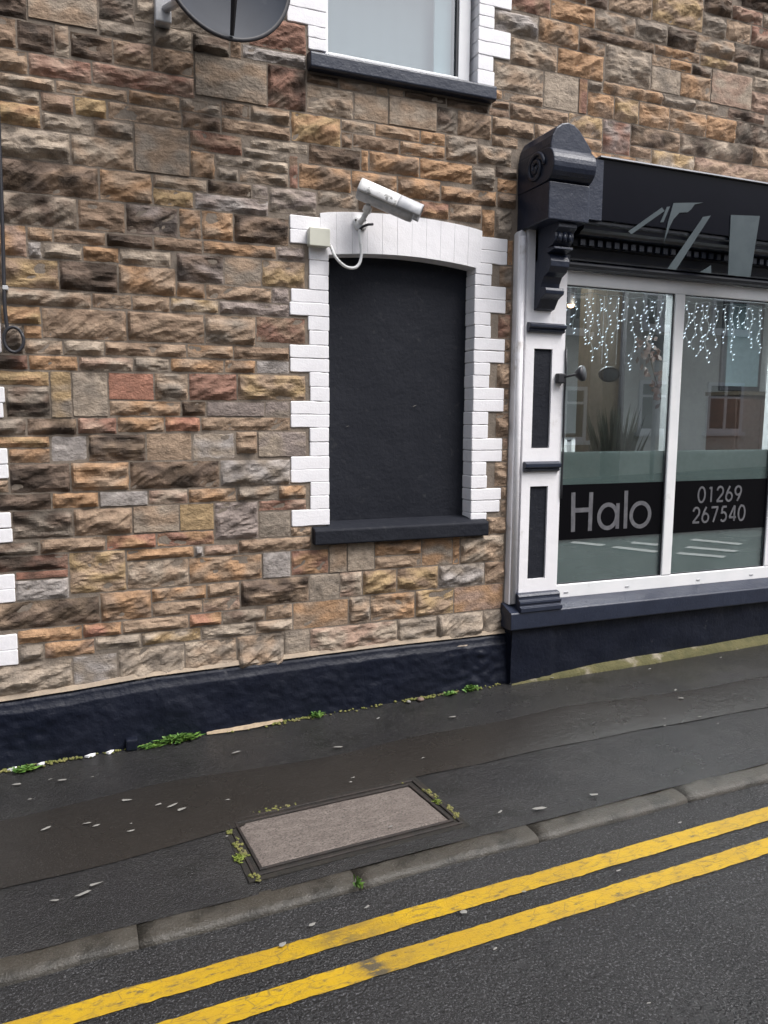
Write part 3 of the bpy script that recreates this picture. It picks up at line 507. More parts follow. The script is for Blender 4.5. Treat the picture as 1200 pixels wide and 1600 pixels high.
# corner bracket (console)
def console(dx):
    cb=bpy.data.objects.new('bracket',None); col.objects.link(cb); cb.parent=shop; cb.location=(2.65+dx,-.15,2.7)
    q=lambda b,n,m,**k: b.build(n,M[m],cb,**k)
    arch=[(2.512,2.92),(2.512,3.10),(2.522,3.145),(2.545,3.187),(2.58,3.212),(2.62,3.222),(2.66,3.214),(2.70,3.187),(2.735,3.15),(2.765,3.115),(2.785,3.09),(2.785,2.92)]
    q(MB().prism_xz([(x+dx,z) for x,z in arch],-.335,0),'cap','navy',bev=.008)
    dr=[(0,2.90)]+[(.27+.105*math.sin(t)**.8,2.905+.0925*(1-math.cos(t))) for t in [math.pi*k/12 for k in range(1,12)]]+[(.27,3.09),(0,3.09)]
    q(MB().prism_pz(dr,2.508+dx,2.792+dx),'scroll_drum','navy',bev=.006)
    q(MB().box(2.512+dx,2.785+dx,-.33,0,2.70,2.903),'block','navy',bev=.006)
    sp=[(2.503+dx,-(.20+.085*(1-k/44)*math.cos(k*.32)),3.0+.085*(1-k/44)*math.sin(k*.32)) for k in range(40)]
    q(MB().tube(sp,.013,6),'volute','navy',smooth=True)
    q(MB().lathe([(0,-.012),(.014,-.01),(.022,0)],(2.508+dx,-.20,3.0),(1,0,0),12),'volute_eye','navy',smooth=True)
    pr=[(0,2.70),(.30,2.70),(.302,2.672),(.285,2.662),(.27,2.65),(.272,2.63),(.268,2.605),(.245,2.585),(.20,2.576),(.268,2.573),(.27,2.56),(.20,2.547),(.225,2.525),(.24,2.50),(.238,2.47),(.215,2.44),(.172,2.42),(.15,2.385),(.145,2.362),(.19,2.356),(.198,2.34),(.194,2.32),(.165,2.308),(.142,2.296),(.12,2.265),(.105,2.245),(.076,2.238),(0,2.238)]
    q(MB().prism_pz(pr,2.600+dx,2.727+dx),'corbel','navy',bev=.0025)
    q(MB().box(2.600+dx,2.83+dx,-.10,0,2.52,2.70),'corbel_back','navy')
    for k in range(3): q(MB().tube([(2.628+.035*k+dx,-.268,2.65),(2.628+.035*k+dx,-.274,2.60)],.013,8),'flute','navy',smooth=True)
console(0); console(4.23)
# fascia and mouldings below it
part(MB().box(2.80,6.99,-.30,0,2.735,3.075),'fascia_board','fascia',bev=.003)
part(MB().box(2.79,2.885,-.312,-.29,2.73,3.06),'fascia_cheek','navy')
part(MB().box(2.86,6.99,-.318,.0,3.0755,3.083),'capping_strip','alu')
part(MB().prism_pz([(0,2.735),(.285,2.734),(.285,2.715),(.265,2.708),(.262,2.69),(.235,2.68),(.225,2.668),(.20,2.665),(0,2.665)],2.80,6.99),'cornice_moulding','frieze',bev=.002)
part(MB().box(2.80,6.99,-.165,0,2.612,2.665),'dentil_band','fascia')
dm=MB().prism_xz([(-.017,-.017),(.017,-.017),(.017,.017),(-.017,.017)],-.014,0).mesh('dentil',M['navy'])
k=0; x=2.86
while x<6.9:
    link('dentil',dm,shop,loc=(x,-.165,2.636)); x+=.062
part(MB().prism_pz([(0,2.612),(.11,2.611),(.098,2.565),(.09,2.558),(.09,2.548),(0,2.548)],2.80,6.99),'frieze_board','frieze')
part(MB().prism_pz([(0,2.548),(.075,2.546),(.092,2.536),(.095,2.520),(.082,2.506),(.06,2.500),(0,2.500)],2.80,6.99),'roll_moulding','frieze',smooth=False,bev=.003)
# pale car-window reflection, shaped as flat solid strokes on the fascia
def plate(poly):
    if min(z for x,z in poly)<2.7: part(MB().prism_xz([(x,z) for x,z in poly],-.3045,-.3005),'reflection_stroke','refl_shape')
    else: part(MB().prism_xz(poly,-.304,-.3005),'reflection_stroke','refl_shape')
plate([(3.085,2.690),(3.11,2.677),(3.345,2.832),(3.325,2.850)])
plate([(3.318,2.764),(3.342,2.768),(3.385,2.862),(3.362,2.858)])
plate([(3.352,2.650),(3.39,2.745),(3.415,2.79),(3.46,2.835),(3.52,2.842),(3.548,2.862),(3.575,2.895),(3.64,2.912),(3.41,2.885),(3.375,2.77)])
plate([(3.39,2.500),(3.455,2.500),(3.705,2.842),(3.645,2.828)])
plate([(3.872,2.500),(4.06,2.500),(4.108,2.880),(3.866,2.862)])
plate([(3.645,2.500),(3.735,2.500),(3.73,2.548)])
# white window frames
def bay(x0,x1,xm):
    wf=bpy.data.objects.new('window',None); col.objects.link(wf); wf.parent=shop; wf.location=((x0+x1)/2,-.02,.5); wf['label']='large two pane shop window with white frame'
    q=lambda b,n,m,**k: b.build(n,M[m],wf,**k)
    q(MB().box(x0,x1,-.022,.07,.440,.530),'frame','upvc',bev=.006)
    q(MB().box(x0,x1,-.022,.07,2.415,2.499),'frame','upvc',bev=.006)
    q(MB().box(x0,x0+.022,-.018,.07,.530,2.415),'frame','upvc',bev=.003)
    q(MB().box(x1-.10,x1,-.022,.07,.530,2.415),'frame','upvc',bev=.006)
    q(MB().box(xm,xm+.082,-.024,.07,.530,2.415),'mullion','upvc',bev=.006)
    for a,b in((x0+.022,xm),(xm+.082,x1-.10)):
        q(MB().box(a,b,.0,.006,.530,2.415),'pane','glass')
        g=MB().box(a,a+.006,-.012,.0,.53,2.415).box(b-.006,b,-.012,.0,.53,2.415).box(a+.006,b-.006,-.012,.0,.53,.536).box(a+.006,b-.006,-.012,.0,2.409,2.415)
        q(g,'gasket','darkplastic')
        q(MB().box(a,b,.0105,.012,.530,1.385),'frosted_film','frost')
        q(MB().box(a,b,-.002,-.0005,.818,1.176),'vinyl_band','band')
    for k,xx in enumerate((x0+.11,x0+.60,x0+1.22,x0+1.72)):
        q(MB().box(xx-.017,xx+.017,-.026,-.02,.472,.482),'drain_cap',M and 'cctvgrey',bev=.002)
    return wf
b1=bay(2.834,4.775,3.722)
bay(4.80,6.715,5.70)
# lettering on the vinyl bands
def arc(cx,cz,rx,rz,a0,a1,n=20): return [(cx+rx*math.cos(R(a0+(a1-a0)*k/n)),cz+rz*math.sin(R(a0+(a1-a0)*k/n))) for k in range(n+1)]
Y0,Y1=-.0034,-.0024
lt=MB(); w=.031
lt.stroke([(2.980,.868),(2.972,1.125)],w,Y0,Y1); lt.stroke([(3.112,.868),(3.112,1.122)],w,Y0,Y1); lt.stroke([(2.985,1.008),(3.10,1.008)],.030,Y0,Y1)
lt.stroke(arc(3.252,.958,.072,.078,0,360,28)[:-1],.028,Y0,Y1,closed=True); lt.stroke([(3.332,.872),(3.330,1.042)],.028,Y0,Y1)
lt.stroke([(3.398,.870),(3.394,1.124)],.029,Y0,Y1); lt.stroke(arc(3.520,.958,.078,.080,0,360,28)[:-1],.028,Y0,Y1,closed=True)
lt.v=[(x+.014,y,z) for x,y,z in lt.v]; t=lt.build('shop_name',M['cut'],b1); 
def digit(mb,ch,x,z,wd,h,w):
    S=lambda P,**k: mb.stroke([(x+a*wd,z+b*h) for a,b in P],w,Y0,Y1,**k)
    A=lambda cx,cz,rx,rz,a,b,n=14: arc(cx,cz,rx,rz,a,b,n)
    if ch=='0': S(A(.5,.5,.42,.47,0,360,24)[:-1],closed=True)
    if ch=='1': S([(.55,.02),(.55,.98)]); S([(.30,.86),(.50,.95)])
    if ch=='2': S(A(.5,.68,.38,.28,170,-38)+[(.14,.06)]); S([(.10,.05),(.92,.05)])
    if ch=='6': S(A(.5,.31,.39,.27,0,360,22)[:-1],closed=True); S([(.14,.40),(.30,.68),(.58,.98)])
    if ch=='9': S(A(.5,.68,.39,.27,0,360,22)[:-1],closed=True); S([(.86,.60),(.70,.32),(.42,.02)])
    if ch=='7': S([(.06,.94),(.92,.94)]); S([(.86,.94),(.36,.02)])
    if ch=='5': S([(.84,.94),(.30,.94)]); S([(.32,.94),(.22,.52)]); S([(.22,.54)]+A(.46,.32,.38,.28,110,-140))
    if ch=='4': S([(.70,.98),(.08,.26)]); S([(.06,.25),(.96,.25)]); S([(.72,.02),(.72,.98)])
dg=MB()
for k,ch in enumerate('01269'): digit(dg,ch,4.010+.084*k,1.020,.072,.112,.0145)
for k,ch in enumerate('267540'): digit(dg,ch,3.970+.084*k,.877,.072,.114,.0145)
dg.v=[(x+.014,y,z) for x,y,z in dg.v]; dg.build('phone_number',M['cut'],b1)
# room behind the glass
M['room']=mat('grey_salon_wall',(.42,.43,.44),(.36,.37,.38),1.5,.8)
rm=MB().box(2.4,7.2,4.4,4.5,.0,3.0).box(2.3,2.4,.3,4.5,0,3).box(7.2,7.3,.3,4.5,0,3).box(2.3,7.3,.3,4.5,2.9,3.0)
tag(rm.build('interior_wall',M['room']),kind='structure')
tag(MB().box(2.3,7.3,.1,4.5,.22,.30).build('interior_floor',mat('grey_salon_floor',(.16,.16,.16),(.2,.2,.2),3,.35)),kind='structure')
# ---- furnishings seen through the glass ----
M['wood']=mat('dark_oak',(.05,.038,.026),(.035,.026,.018),4,.5,stretch=(8,8,.7))
M['brownred']=mat('red_brown_wood',(.05,.024,.017),(.035,.018,.013),6,.5,stretch=(1,1,6))
t=thing('wooden_post','tall brown wooden post panel behind left shop window pane','post',(4.4,1.5,.3))
MB().box(4.22,4.52,1.5,1.62,.30,2.9).build('panel',M['wood'],t); MB().box(4.52,4.56,1.47,1.65,.30,2.9).build('edge_trim',M['darkplastic'],t); MB().box(4.19,4.22,1.47,1.65,.30,2.9).build('edge_trim',M['wood'],t)
t=thing('potted_plant','dark leafy potted plant standing behind left shop window pane','plant',(4.15,1.05,.3))
MB().lathe([(.0,0),(.12,0),(.17,.42),(.18,.45),(.155,.45),(.15,.40),(0,.40)],(4.15,1.05,.30),(0,0,1),20).build('pot',M['darkplastic'],t,smooth=True)
lf=MB()
for k in range(300):
    a=rnd.uniform(0,6.28); r=rnd.uniform(.03,.28); h=rnd.uniform(.5,1.45); p=Vector((4.15,1.05,.72)); q=Vector((4.15+r*math.cos(a),1.05+r*math.sin(a),.3+h))
    m_=p.lerp(q,.6)+Vector((0,0,.08)); d=Vector((-math.sin(a),math.cos(a),.3))*rnd.uniform(.008,.02)
    lf.add([p-d*.3,p+d*.3,m_+d,q,m_-d],[(0,1,2,3,4)])
lf.build('foliage',mat('dark_foliage',(.006,.009,.005),(.014,.018,.009),20,.6),t,recalc=False)
t=thing('sideboard','red brown wooden cabinet behind right shop window pane','cabinet',(6.75,2,.3))
MB().box(6.45,7.1,2.0,2.4,.34,1.85).build('carcass',M['brownred'],t,bev=.01); MB().box(6.47,6.77,1.98,2.0,.42,1.80).build('door',M['brownred'],t,bev=.004); MB().box(6.78,7.08,1.98,2.0,.42,1.80).build('door',M['brownred'],t,bev=.004); MB().box(6.43,7.12,1.97,2.42,1.85,1.89).build('top',M['wood'],t)
for xx in(6.5,7.04): MB().box(xx,xx+.04,2.02,2.06,.30,.34).build('leg',M['wood'],t)
t=thing('wall_mirror','dark framed salon mirror standing on red brown cabinet','mirror',(6.75,2.2,1.9))
MB().box(6.42,6.98,2.2,2.24,1.90,2.86).build('frame',M['darkplastic'],t,bev=.008); MB().box(6.47,6.93,2.19,2.2,1.95,2.81).build('glass',mat('mirror_glass',(.25,.33,.36),None,5,.06,metal=.9),t)
t=thing('reception_desk','pale grey salon counter with two white fronts behind left pane','desk',(4.7,2.5,.3))
MB().box(4.3,5.5,2.62,3.1,.32,1.36).build('carcass',M['room'],t,bev=.01); MB().box(4.60,4.78,2.6,2.62,.6,1.40).build('drawer_front',M['upvc'],t); MB().box(4.84,4.93,2.6,2.62,.6,1.40).build('drawer_front',M['upvc'],t); MB().box(4.28,5.52,2.58,3.12,1.40,1.43).build('worktop',M['wood'],t); MB().box(4.32,5.48,2.66,3.08,.30,.32).build('kickboard',M['darkplastic'],t)
t=thing('wall_clock','round pale wall clock on grey salon back wall','clock',(6.7,4.36,2.2))
MB().lathe([(0,.0),(.16,.0),(.175,.015),(.17,.035),(.0,.035)],(6.7,4.398,2.2),(0,-1,0),28).build('face',mat('clock_face',(.55,.55,.54)),t); MB().lathe([(.165,.0),(.185,.0),(.185,.05),(.165,.05)],(6.7,4.398,2.2),(0,-1,0),28).build('rim',M['alu'],t)
MB().box(6.695,6.705,4.35,4.36,2.2,2.31).build('hand',M['darkplastic'],t); MB().box(6.7,6.78,4.35,4.36,2.196,2.204).build('hand',M['darkplastic'],t)
t=thing('dried_branch','dried brown leafy branch on the wall behind right shop window pane','branch',(5.1,1.6,2.0))
MB().tube([(4.88,1.6,2.32),(5.0,1.6,2.0),(5.12,1.6,1.72)],.006,6).build('stem',M['wood'],t)
lf=MB()
for k in range(70):
    s=rnd.random(); c=Vector((4.88+.24*s+rnd.uniform(-.12,.12),1.6+rnd.uniform(-.05,.05),2.34-.62*s+rnd.uniform(-.05,.05))); a=rnd.uniform(0,6.28); u=Vector((math.cos(a),rnd.uniform(-.4,.4),math.sin(a)))*.035; v=u.cross(Vector((0,1,0)))*.6
    lf.add([c-u,c+v,c+u,c-v],[(0,1,2,3)])
lf.build('leaves',M['brownred'],t,recalc=False)
t=thing('hanging_sign','small dark oval sign hanging just inside left shop window pane','sign',(3.46,.3,1.9))
MB().lathe([(0,0),(.085,0),(.09,.008),(.085,.016),(0,.016)],(0,0,0),(0,-1,0),30).build('board',M['darkplastic'],t).scale=(1,1,.6)
t.children[0].location=(0,0,0)
o=MB().lathe([(.072,.016),(.079,.016),(.079,.020),(.072,.020)],(0,0,0),(0,-1,0),30).build('border',M['dirt'],t); o.location=(0,0,0); o.scale=(1,1,.6)
for sx in(-.06,.06): MB().tube([(3.46+sx,.3,1.97),(3.46+sx,.3,2.42)],.002,5).build('chain',M['alu'],t)
# lit spotlight in the shop ceiling
t=thing('ceiling_spotlight','small lit warm spotlight high behind left shop window pane','lamp',(4.34,2.0,2.64))
MB().lathe([(.05,.16),(.05,0),(.046,0),(.02,.05)],(4.34,2.0,2.64),(0,0,1),16).build('housing',M['darkplastic'],t,smooth=True)
MB().tube([(4.34,2.0,2.80),(4.34,2.0,2.90)],.012,8).build('stem',M['alu'],t)
bb=MB().lathe([(0,-.035),(.025,-.025),(.035,0),(.025,.02),(0,.03)],(4.34,2.0,2.645),(0,0,1),12).build('bulb',emis('warm_bulb',(1,.55,.28),5),t,smooth=True)
la=bpy.data.lights.new('spot_glow','POINT'); la.energy=5; la.color=(1,.86,.72); la.shadow_soft_size=.05
lo=bpy.data.objects.new('spot_glow',la); col.objects.link(lo); lo.location=(4.34,1.9,2.55)
t=thing('added_fill_panel','square white glowing panel added unseen to brighten the hair salon','added light',(5.6,1.1,2.88))  # glowing panels added out of view to lift the room's brightness
MB().box(5.0,6.2,.5,1.7,2.87,2.90).build('frame',M['upvc'],t); MB().box(5.04,6.16,.54,1.66,2.862,2.87).build('glow_face',emis('fill_glow',(.95,.97,1),16),t)  # frame and glowing face of the added panel, not a real fitting
t=thing('added_fill_panel','square white glowing panel added unseen nearest the salon window','added light',(3.6,1.1,2.88))  # second added glow, hidden above the window head
MB().box(3.0,4.2,.5,1.7,2.87,2.90).build('frame',M['upvc'],t); MB().box(3.04,4.16,.54,1.66,2.862,2.87).build('glow_face',emis('fill_glow',(.95,.97,1),16),t)  # frame and glowing face of the second added panel
# icicle lights
M['bulb']=emis('cool_white_led',(.78,.86,1),1.05); M['wire']=mat('clear_wire',(.35,.37,.38),None,5,.4)
def icicles(x0,x1,label,dens):
    t=thing('icicle_lights',label,'string lights',((x0+x1)/2,.06,2.39),'icicle lights hung in the shop window')
    MB().tube([(x0+(x1-x0)*k/20,.06,2.385+.008*math.sin(k*1.3)) for k in range(21)],.0022,5).build('lead_wire',M['wire'],t)
    x=x0+.04; k=0
    while x<x1-.03:
        L=rnd.choice((.16,.24,.30,.38,.46))*rnd.uniform(.9,1.1); w=MB(); bl=MB(); pts=[]
        n=max(4,int(L/.025)); ph=rnd.uniform(0,6); am=rnd.uniform(.003,.014)
        for q in range(n+1): pts.append((x+am*math.sin(ph+q*.6)*q/n+rnd.uniform(-.003,.003),.06+.012*math.sin(q*.9+ph),2.385-L*q/n))
        w.tube(pts,.0017,4,cap=False)
        for q in range(1,n+1,1):
            c=Vector(pts[q])+Vector((rnd.choice((-1,1))*rnd.uniform(.002,.020),0,rnd.uniform(-.010,.010))); bl.lathe([(0,-.009),(.0028,-.004),(.0032,.003),(0,.009)],c,(rnd.uniform(.4,1),0,rnd.uniform(.3,.7)),5)
        s=w.build('strand',M['wire'],t,recalc=False); tag(bl.build('bulb_string',M['bulb'],s,recalc=False))
        x+=rnd.uniform(.045,.085)/(1.25 if dens>1 else 1); k+=1
icicles(2.87,3.71,'white icicle light string hanging behind the narrow left shop pane',1)
icicles(3.82,4.66,'white icicle light string hanging behind the right pane above the phone number',1)
# external spotlight and cable on the pilaster edge
t=thing('wall_spotlight','small black spotlight on short arm at left edge of shop window','spotlight',(2.80,-.08,1.84))
MB().box(2.765,2.82,-.115,-.076,1.81,1.87).build('base_plate',M['darkplastic'],t,bev=.006)
MB().tube([(2.80,-.10,1.845),(2.85,-.15,1.86),(2.885,-.155,1.865)],.007,8).build('arm',M['darkplastic'],t,smooth=True)
MB().lathe([(0,-.04),(.02,-.038),(.045,-.012),(.048,.0),(.046,.014),(.0,.012)],(2.905,-.155,1.87),(.55,-.8,.1),18).build('lamp_head',M['darkplastic'],t,smooth=True)
t2=MB().tube([(2.836,-.082,2.02),(2.838,-.084,1.9),(2.834,-.084,1.7),(2.838,-.084,1.4),(2.836,-.084,1.16),(2.838,-.082,1.10)],.0065,6).build('power_cable',M['darkplastic'],smooth=True); tag(t2,'thin black cable running down the left edge of the shop window','cable')
# ================= fittings on the wall =================
t=thing('security_camera','white bullet security camera with peeling shield above the blocked window','camera',(1.53,0,2.65))
A=Vector((1.478,-.14,2.781)); Bv=Vector((1.722,-.24,2.672)); ax=(Bv-A).normalized()
zz=(Vector((0,0,1))-ax*ax.z).normalized(); xx=ax.cross(zz)
def half(r0,r1,s0,s1,a0,a1,n=20,m=10):
    b=MB(); vs=[]
    for i in range(m+1):
        p=A+ax*(s0+(s1-s0)*i/m)
        for r in(r0,r1):
            for k in range(n+1):
                t_=R(a0+(a1-a0)*k/n); vs.append(p+xx*(r*math.cos(t_))+zz*(r*math.sin(t_)))
    w=2*(n+1)
    fs=[]
    for i in range(m):
        for k in range(n): fs+=[(i*w+k,i*w+k+1,(i+1)*w+k+1,(i+1)*w+k),(i*w+n+1+k,(i+1)*w+n+1+k,(i+1)*w+n+2+k,i*w+n+2+k)]
        fs+=[(i*w,(i+1)*w,(i+1)*w+n+1,i*w+n+1),(i*w+n,i*w+2*n+1,(i+1)*w+2*n+1,(i+1)*w+n)]
    for i in(0,m): fs+=[(i*w+k,i*w+k+1,i*w+n+2+k,i*w+n+1+k) for k in range(n)]
    return b.add(vs,fs)
Lc=(Bv-A).length
half(.056,.060,-.02,Lc*.70,-18,198).build('sun_shield',M['cctvwhite'],t,smooth=True)
half(.056,.0595,Lc*.70,Lc+.045,-18,198).build('shield_front',M['cctvgrey'],t,smooth=True)
MB().lathe([(0,-.02),(.044,-.02),(.050,-.01),(.051,Lc*.96),(.048,Lc+.01),(.042,Lc+.014),(.042,Lc),(0,Lc)],A,ax,24).build('camera_body',M['cctvgrey'],t,smooth=True)
MB().lathe([(0,0),(.022,0),(.018,.006),(0,.009)],A+ax*(Lc+.001),ax,16).build('lens',M['darkplastic'],t,smooth=True)
MB().tube([A+ax*.06-zz*.04,A+ax*.06-zz*.075+Vector((0,.02,0))],.014,12).build('neck',M['cctvwhite'],t,smooth=True)
MB().lathe([(0,-.026),(.018,-.02),(.026,0),(.018,.02),(0,.026)],(1.528,-.085,2.705),(0,.3,1),16).build('ball_joint',M['cctvwhite'],t,smooth=True)
MB().tube([(1.528,-.082,2.695),(1.515,-.05,2.66),(1.512,-.015,2.648)],.015,12).build('arm',M['cctvwhite'],t,smooth=True)
MB().lathe([(.042,0),(.042,.008),(.03,.014),(0,.014)],(1.512,-.014,2.645),(0,-1,0),20).build('wall_plate',M['cctvwhite'],t,smooth=True)
for a in range(3):
    MB().lathe([(.006,0),(.006,.004),(0,.005)],(1.512+.032*math.cos(a*2.1+.6),-.027,2.645+.032*math.sin(a*2.1+.6)),(0,-1,0),6).build('screw',M['rust'],t)
MB().tube([(1.505,-.03,2.61),(1.52,-.045,2.625),(1.545,-.055,2.635),(1.575,-.05,2.640)],.007,6).build('hinge_clip',M['darkplastic'],t,smooth=True)
t=thing('junction_box','cream square junction box on the top left corner of blocked window surround','box',(1.266,-.014,2.54))
MB().box(1.211,1.322,-.062,-.014,2.497,2.587).build('case',M['plastic'],t,bev=.006)
MB().box(1.209,1.324,-.070,-.062,2.495,2.589).build('lid',M['plastic'],t,bev=.005)
def crv(P,n=8):
    out=[]; P=[Vector(p) for p in P]; Q=[P[0]]+P+[P[-1]]
    for i in range(1,len(Q)-2):
        for k in range(n):
            s=k/n; a,b,c,d=Q[i-1],Q[i],Q[i+1],Q[i+2]
            out.append(.5*((2*b)+(c-a)*s+(2*a-5*b+4*c-d)*s*s+(3*b-a-3*c+d)*s**3))
    return out+[P[-1]]
o=MB().tube(crv([(1.318,-.035,2.525),(1.337,-.045,2.50),(1.352,-.06,2.455),(1.385,-.065,2.418),(1.425,-.065,2.398),(1.470,-.06,2.402),(1.500,-.05,2.435),(1.512,-.04,2.49),(1.506,-.035,2.55),(1.505,-.03,2.61)]),.0085,8).build('camera_cable',M['cctvwhite'],smooth=True)
tag(o,'white looped cable drooping from cream junction box to security camera','cable')
# satellite dish
t=thing('satellite_dish','dark grey round satellite dish on the wall left of the upper window','satellite dish',(.60,0,3.5))
dc=Vector((.745,-.36,3.605)); dn=Vector((.10,-.95,.02)).normalized()
pf=[(0,.045)]+[(r,.045*(1-(r/.30)**2)*1.0) for r in(.06,.12,.18,.24,.29)]
pf=[(r,-h) for r,h in pf]
MB().lathe(pf+[(.30,.002),(.303,.0),(.303,-.012),(.29,-.016),(.20,-.045),(.10,-.062),(0,-.066)],dc,dn,56).build('reflector',M['dish'],t,smooth=True)
MB().lathe([(.290,.0),(.304,.004),(.308,-.004),(.304,-.014)],dc,dn,56).build('rim',M['darkplastic'],t,smooth=True)
MB().tube([dc+Vector((.012,-.01,-.285)),dc+Vector((.005,-.12,-.14)),dc+Vector((-.015,-.26,.05))],.010,8,r1=.022).build('feed_arm',M['darkplastic'],t)
MB().lathe([(0,-.03),(.022,-.03),(.03,0),(.026,.05),(0,.06)],dc+Vector((-.015,-.27,.07)),(0,.9,.15),14).build('receiver',M['darkplastic'],t,smooth=True)
MB().box(.455,.53,-.07,0,3.46,3.58).build('wall_plate',M['cctvgrey'],t,bev=.006)
MB().tube([(.50,-.06,3.52),(.56,-.18,3.52),(.68,-.29,3.55)],.019,10).build('mast_arm',M['alu'],t,smooth=True)
MB().box(.66,.80,-.315,-.285,3.46,3.62).build('back_bracket',M['darkplastic'],t,bev=.005)
# black cable and fitting at the left edge
t=thing('wall_cable','dark cable hanging beside left edge quoins down to a coiled fitting','cable',(-.25,-.02,2.0))
MB().tube(crv([(-.236,-.05,3.4),(-.246,-.05,2.6),(-.252,-.05,2.3),(-.256,-.055,2.1),(-.250,-.055,1.99)]),.009,6).build('cable',M['darkplastic'],t,smooth=True)
MB().tube([(-.225+.042*math.cos(a*.4),-.06-.004*a/20,1.945+.058*math.sin(a*.4)) for a in range(34)],.008,6).build('coil',M['darkplastic'],t,smooth=True)
MB().box(-.262,-.238,-.062,-.02,2.17,2.19).build('clip',M['cctvgrey'],t,bev=.003)
# ================= the ground =================
def sheet(name,m,x0,x1,y0,y1,f,nx,ny,dz=0,amp=0,kind='structure',thick=0):
    vs=[(x0+(x1-x0)*i/nx,y0+(y1-y0)*j/ny,0) for j in range(ny+1) for i in range(nx+1)]
    vs=[(x,y,f(x,y)+dz+amp*noise.noise(Vector((x*1.6,y*1.6,3)))+amp*.4*noise.noise(Vector((x*6,y*6,3)))) for x,y,_ in vs]
    b=MB().add(vs,[(j*(nx+1)+i,j*(nx+1)+i+1,(j+1)*(nx+1)+i+1,(j+1)*(nx+1)+i) for j in range(ny) for i in range(nx)])
    o=b.build(name,M[m],recalc=False,smooth=True); return tag(o,kind=kind)
KX=(-40,60)
sheet('pavement','asphalt',-6,12,-1.47,-.0,zp,300,40,0,.006)
sheet('pavement_far_left','asphalt',-40,-6,-1.47,0,zp,10,2).name='pavement'
sheet('pavement_far_right','asphalt',12,60,-1.47,0,zp,10,2).name='pavement'
# worn trench reinstatement strip, 4 mm above
vs=[];n=220
for i in range(n+1):
    x=-3+9*i/n
    ya=-.535+.05*noise.noise(Vector((x*1.3,0,0)))-(.0 if x<2.6 else .07*(x-2.6)); yb=-1.075+.15*max(0,min(1,(x-.1)/1.35))+.012*noise.noise(Vector((x*3,7,0)))-(.0 if x<2.6 else .05*(x-2.6))
    for k in range(7):
        y=yb+(ya-yb)*k/6; vs.append((x,y,zp(x,y)+(.008 if 0<k<6 else .004)+.0015*noise.noise(Vector((x*5,y*5,0)))+.006*noise.noise(Vector((x*1.6,y*1.6,3)))))
tag(MB().add(vs,[(i*7+k,(i+1)*7+k,(i+1)*7+k+1,i*7+k+1) for i in range(n) for k in range(6)]).build('pavement_patch',M['patch'],recalc=False,smooth=True),kind='structure')
sheet('road','road',-8,14,-9.2,-1.565,zr,260,90,0,.006)
sheet('road','road',-60,-8,-9.2,-1.60,zr,10,4)
sheet('road','road',14,80,-9.2,-1.60,zr,10,4)
g=MB().add([(-300,-300,-9.5),(300,-300,8),(300,300,8),(-300,300,-9.5)],[(0,1,2,3)]).build('ground',mat('damp_ground',(.05,.055,.04),(.035,.04,.03),.3,.9)); g.location.z=.1; tag(g,kind='structure')
g.data.vertices[0].co.z=-8.9; g.data.vertices[3].co.z=-8.9; g.data.vertices[1].co.z=7.9; g.data.vertices[2].co.z=7.9
# kerb stones
kr=bpy.data.objects.new('kerb',None); col.objects.link(kr); kr.location=(0,-1.53,-.17); tag(kr,kind='structure')
def kmesh(seed,L=.7935):
    rs=random.Random(seed); prof=[(-1.458,-.002),(-1.464,.0),(-1.50,.0),(-1.540,-.001),(-1.552,-.003),(-1.562,-.008),(-1.569,-.016),(-1.572,-.035),(-1.572,-.16),(-1.458,-.16)]
    n=10; vs=[]
    for i in range(n+1):
        x=-L/2+L*i/n; e=.0012 if i in(0,n) else 0
        for y,z in prof: vs.append((x,y+1.53+e*(1 if y<-1.5 else 0)+.009*noise.noise(Vector((x*4+seed,y*3,0))),z-e*.6+.006*noise.noise(Vector((x*5+seed,y*9,4)))))
    m=len(prof); fs=[(i*m+k,(i+1)*m+k,(i+1)*m+(k+1)%m,i*m+(k+1)%m) for i in range(n) for k in range(m)]+[tuple(range(m)),tuple(range(n*m+m-1,n*m-1,-1))]
    return MB().add(vs,fs).mesh('kerb_stone',M['kerb'],True)
kms=[kmesh(k) for k in range(4)]
for k in range(-5,14):
    x=.148+.795*k+.3975; o=link('kerb_stone',kms[k%4],kr,world=False); o.location=(x,0,zp(x,-1.53)-kr.location.z+rnd.uniform(-.003,.003)); o.rotation_euler=(R(-1.2),-math.atan(.028)+rnd.uniform(-.003,.003),rnd.uniform(-.004,.004))
for a,b in((-40,-3.45),(11.2,60)):
    b_=MB(); vs=[(x,y,zp(x,-1.53)+z) for x in(a,b) for y,z in((-1.455,-.002),(-1.56,-.002),(-1.59,-.03),(-1.592,-.16),(-1.455,-.16))]
    b_.add(vs,[(k,5+k,5+(k+1)%5,(k+1)%5) for k in range(5)]); o=b_.build('kerb_run',M['kerb'],kr)
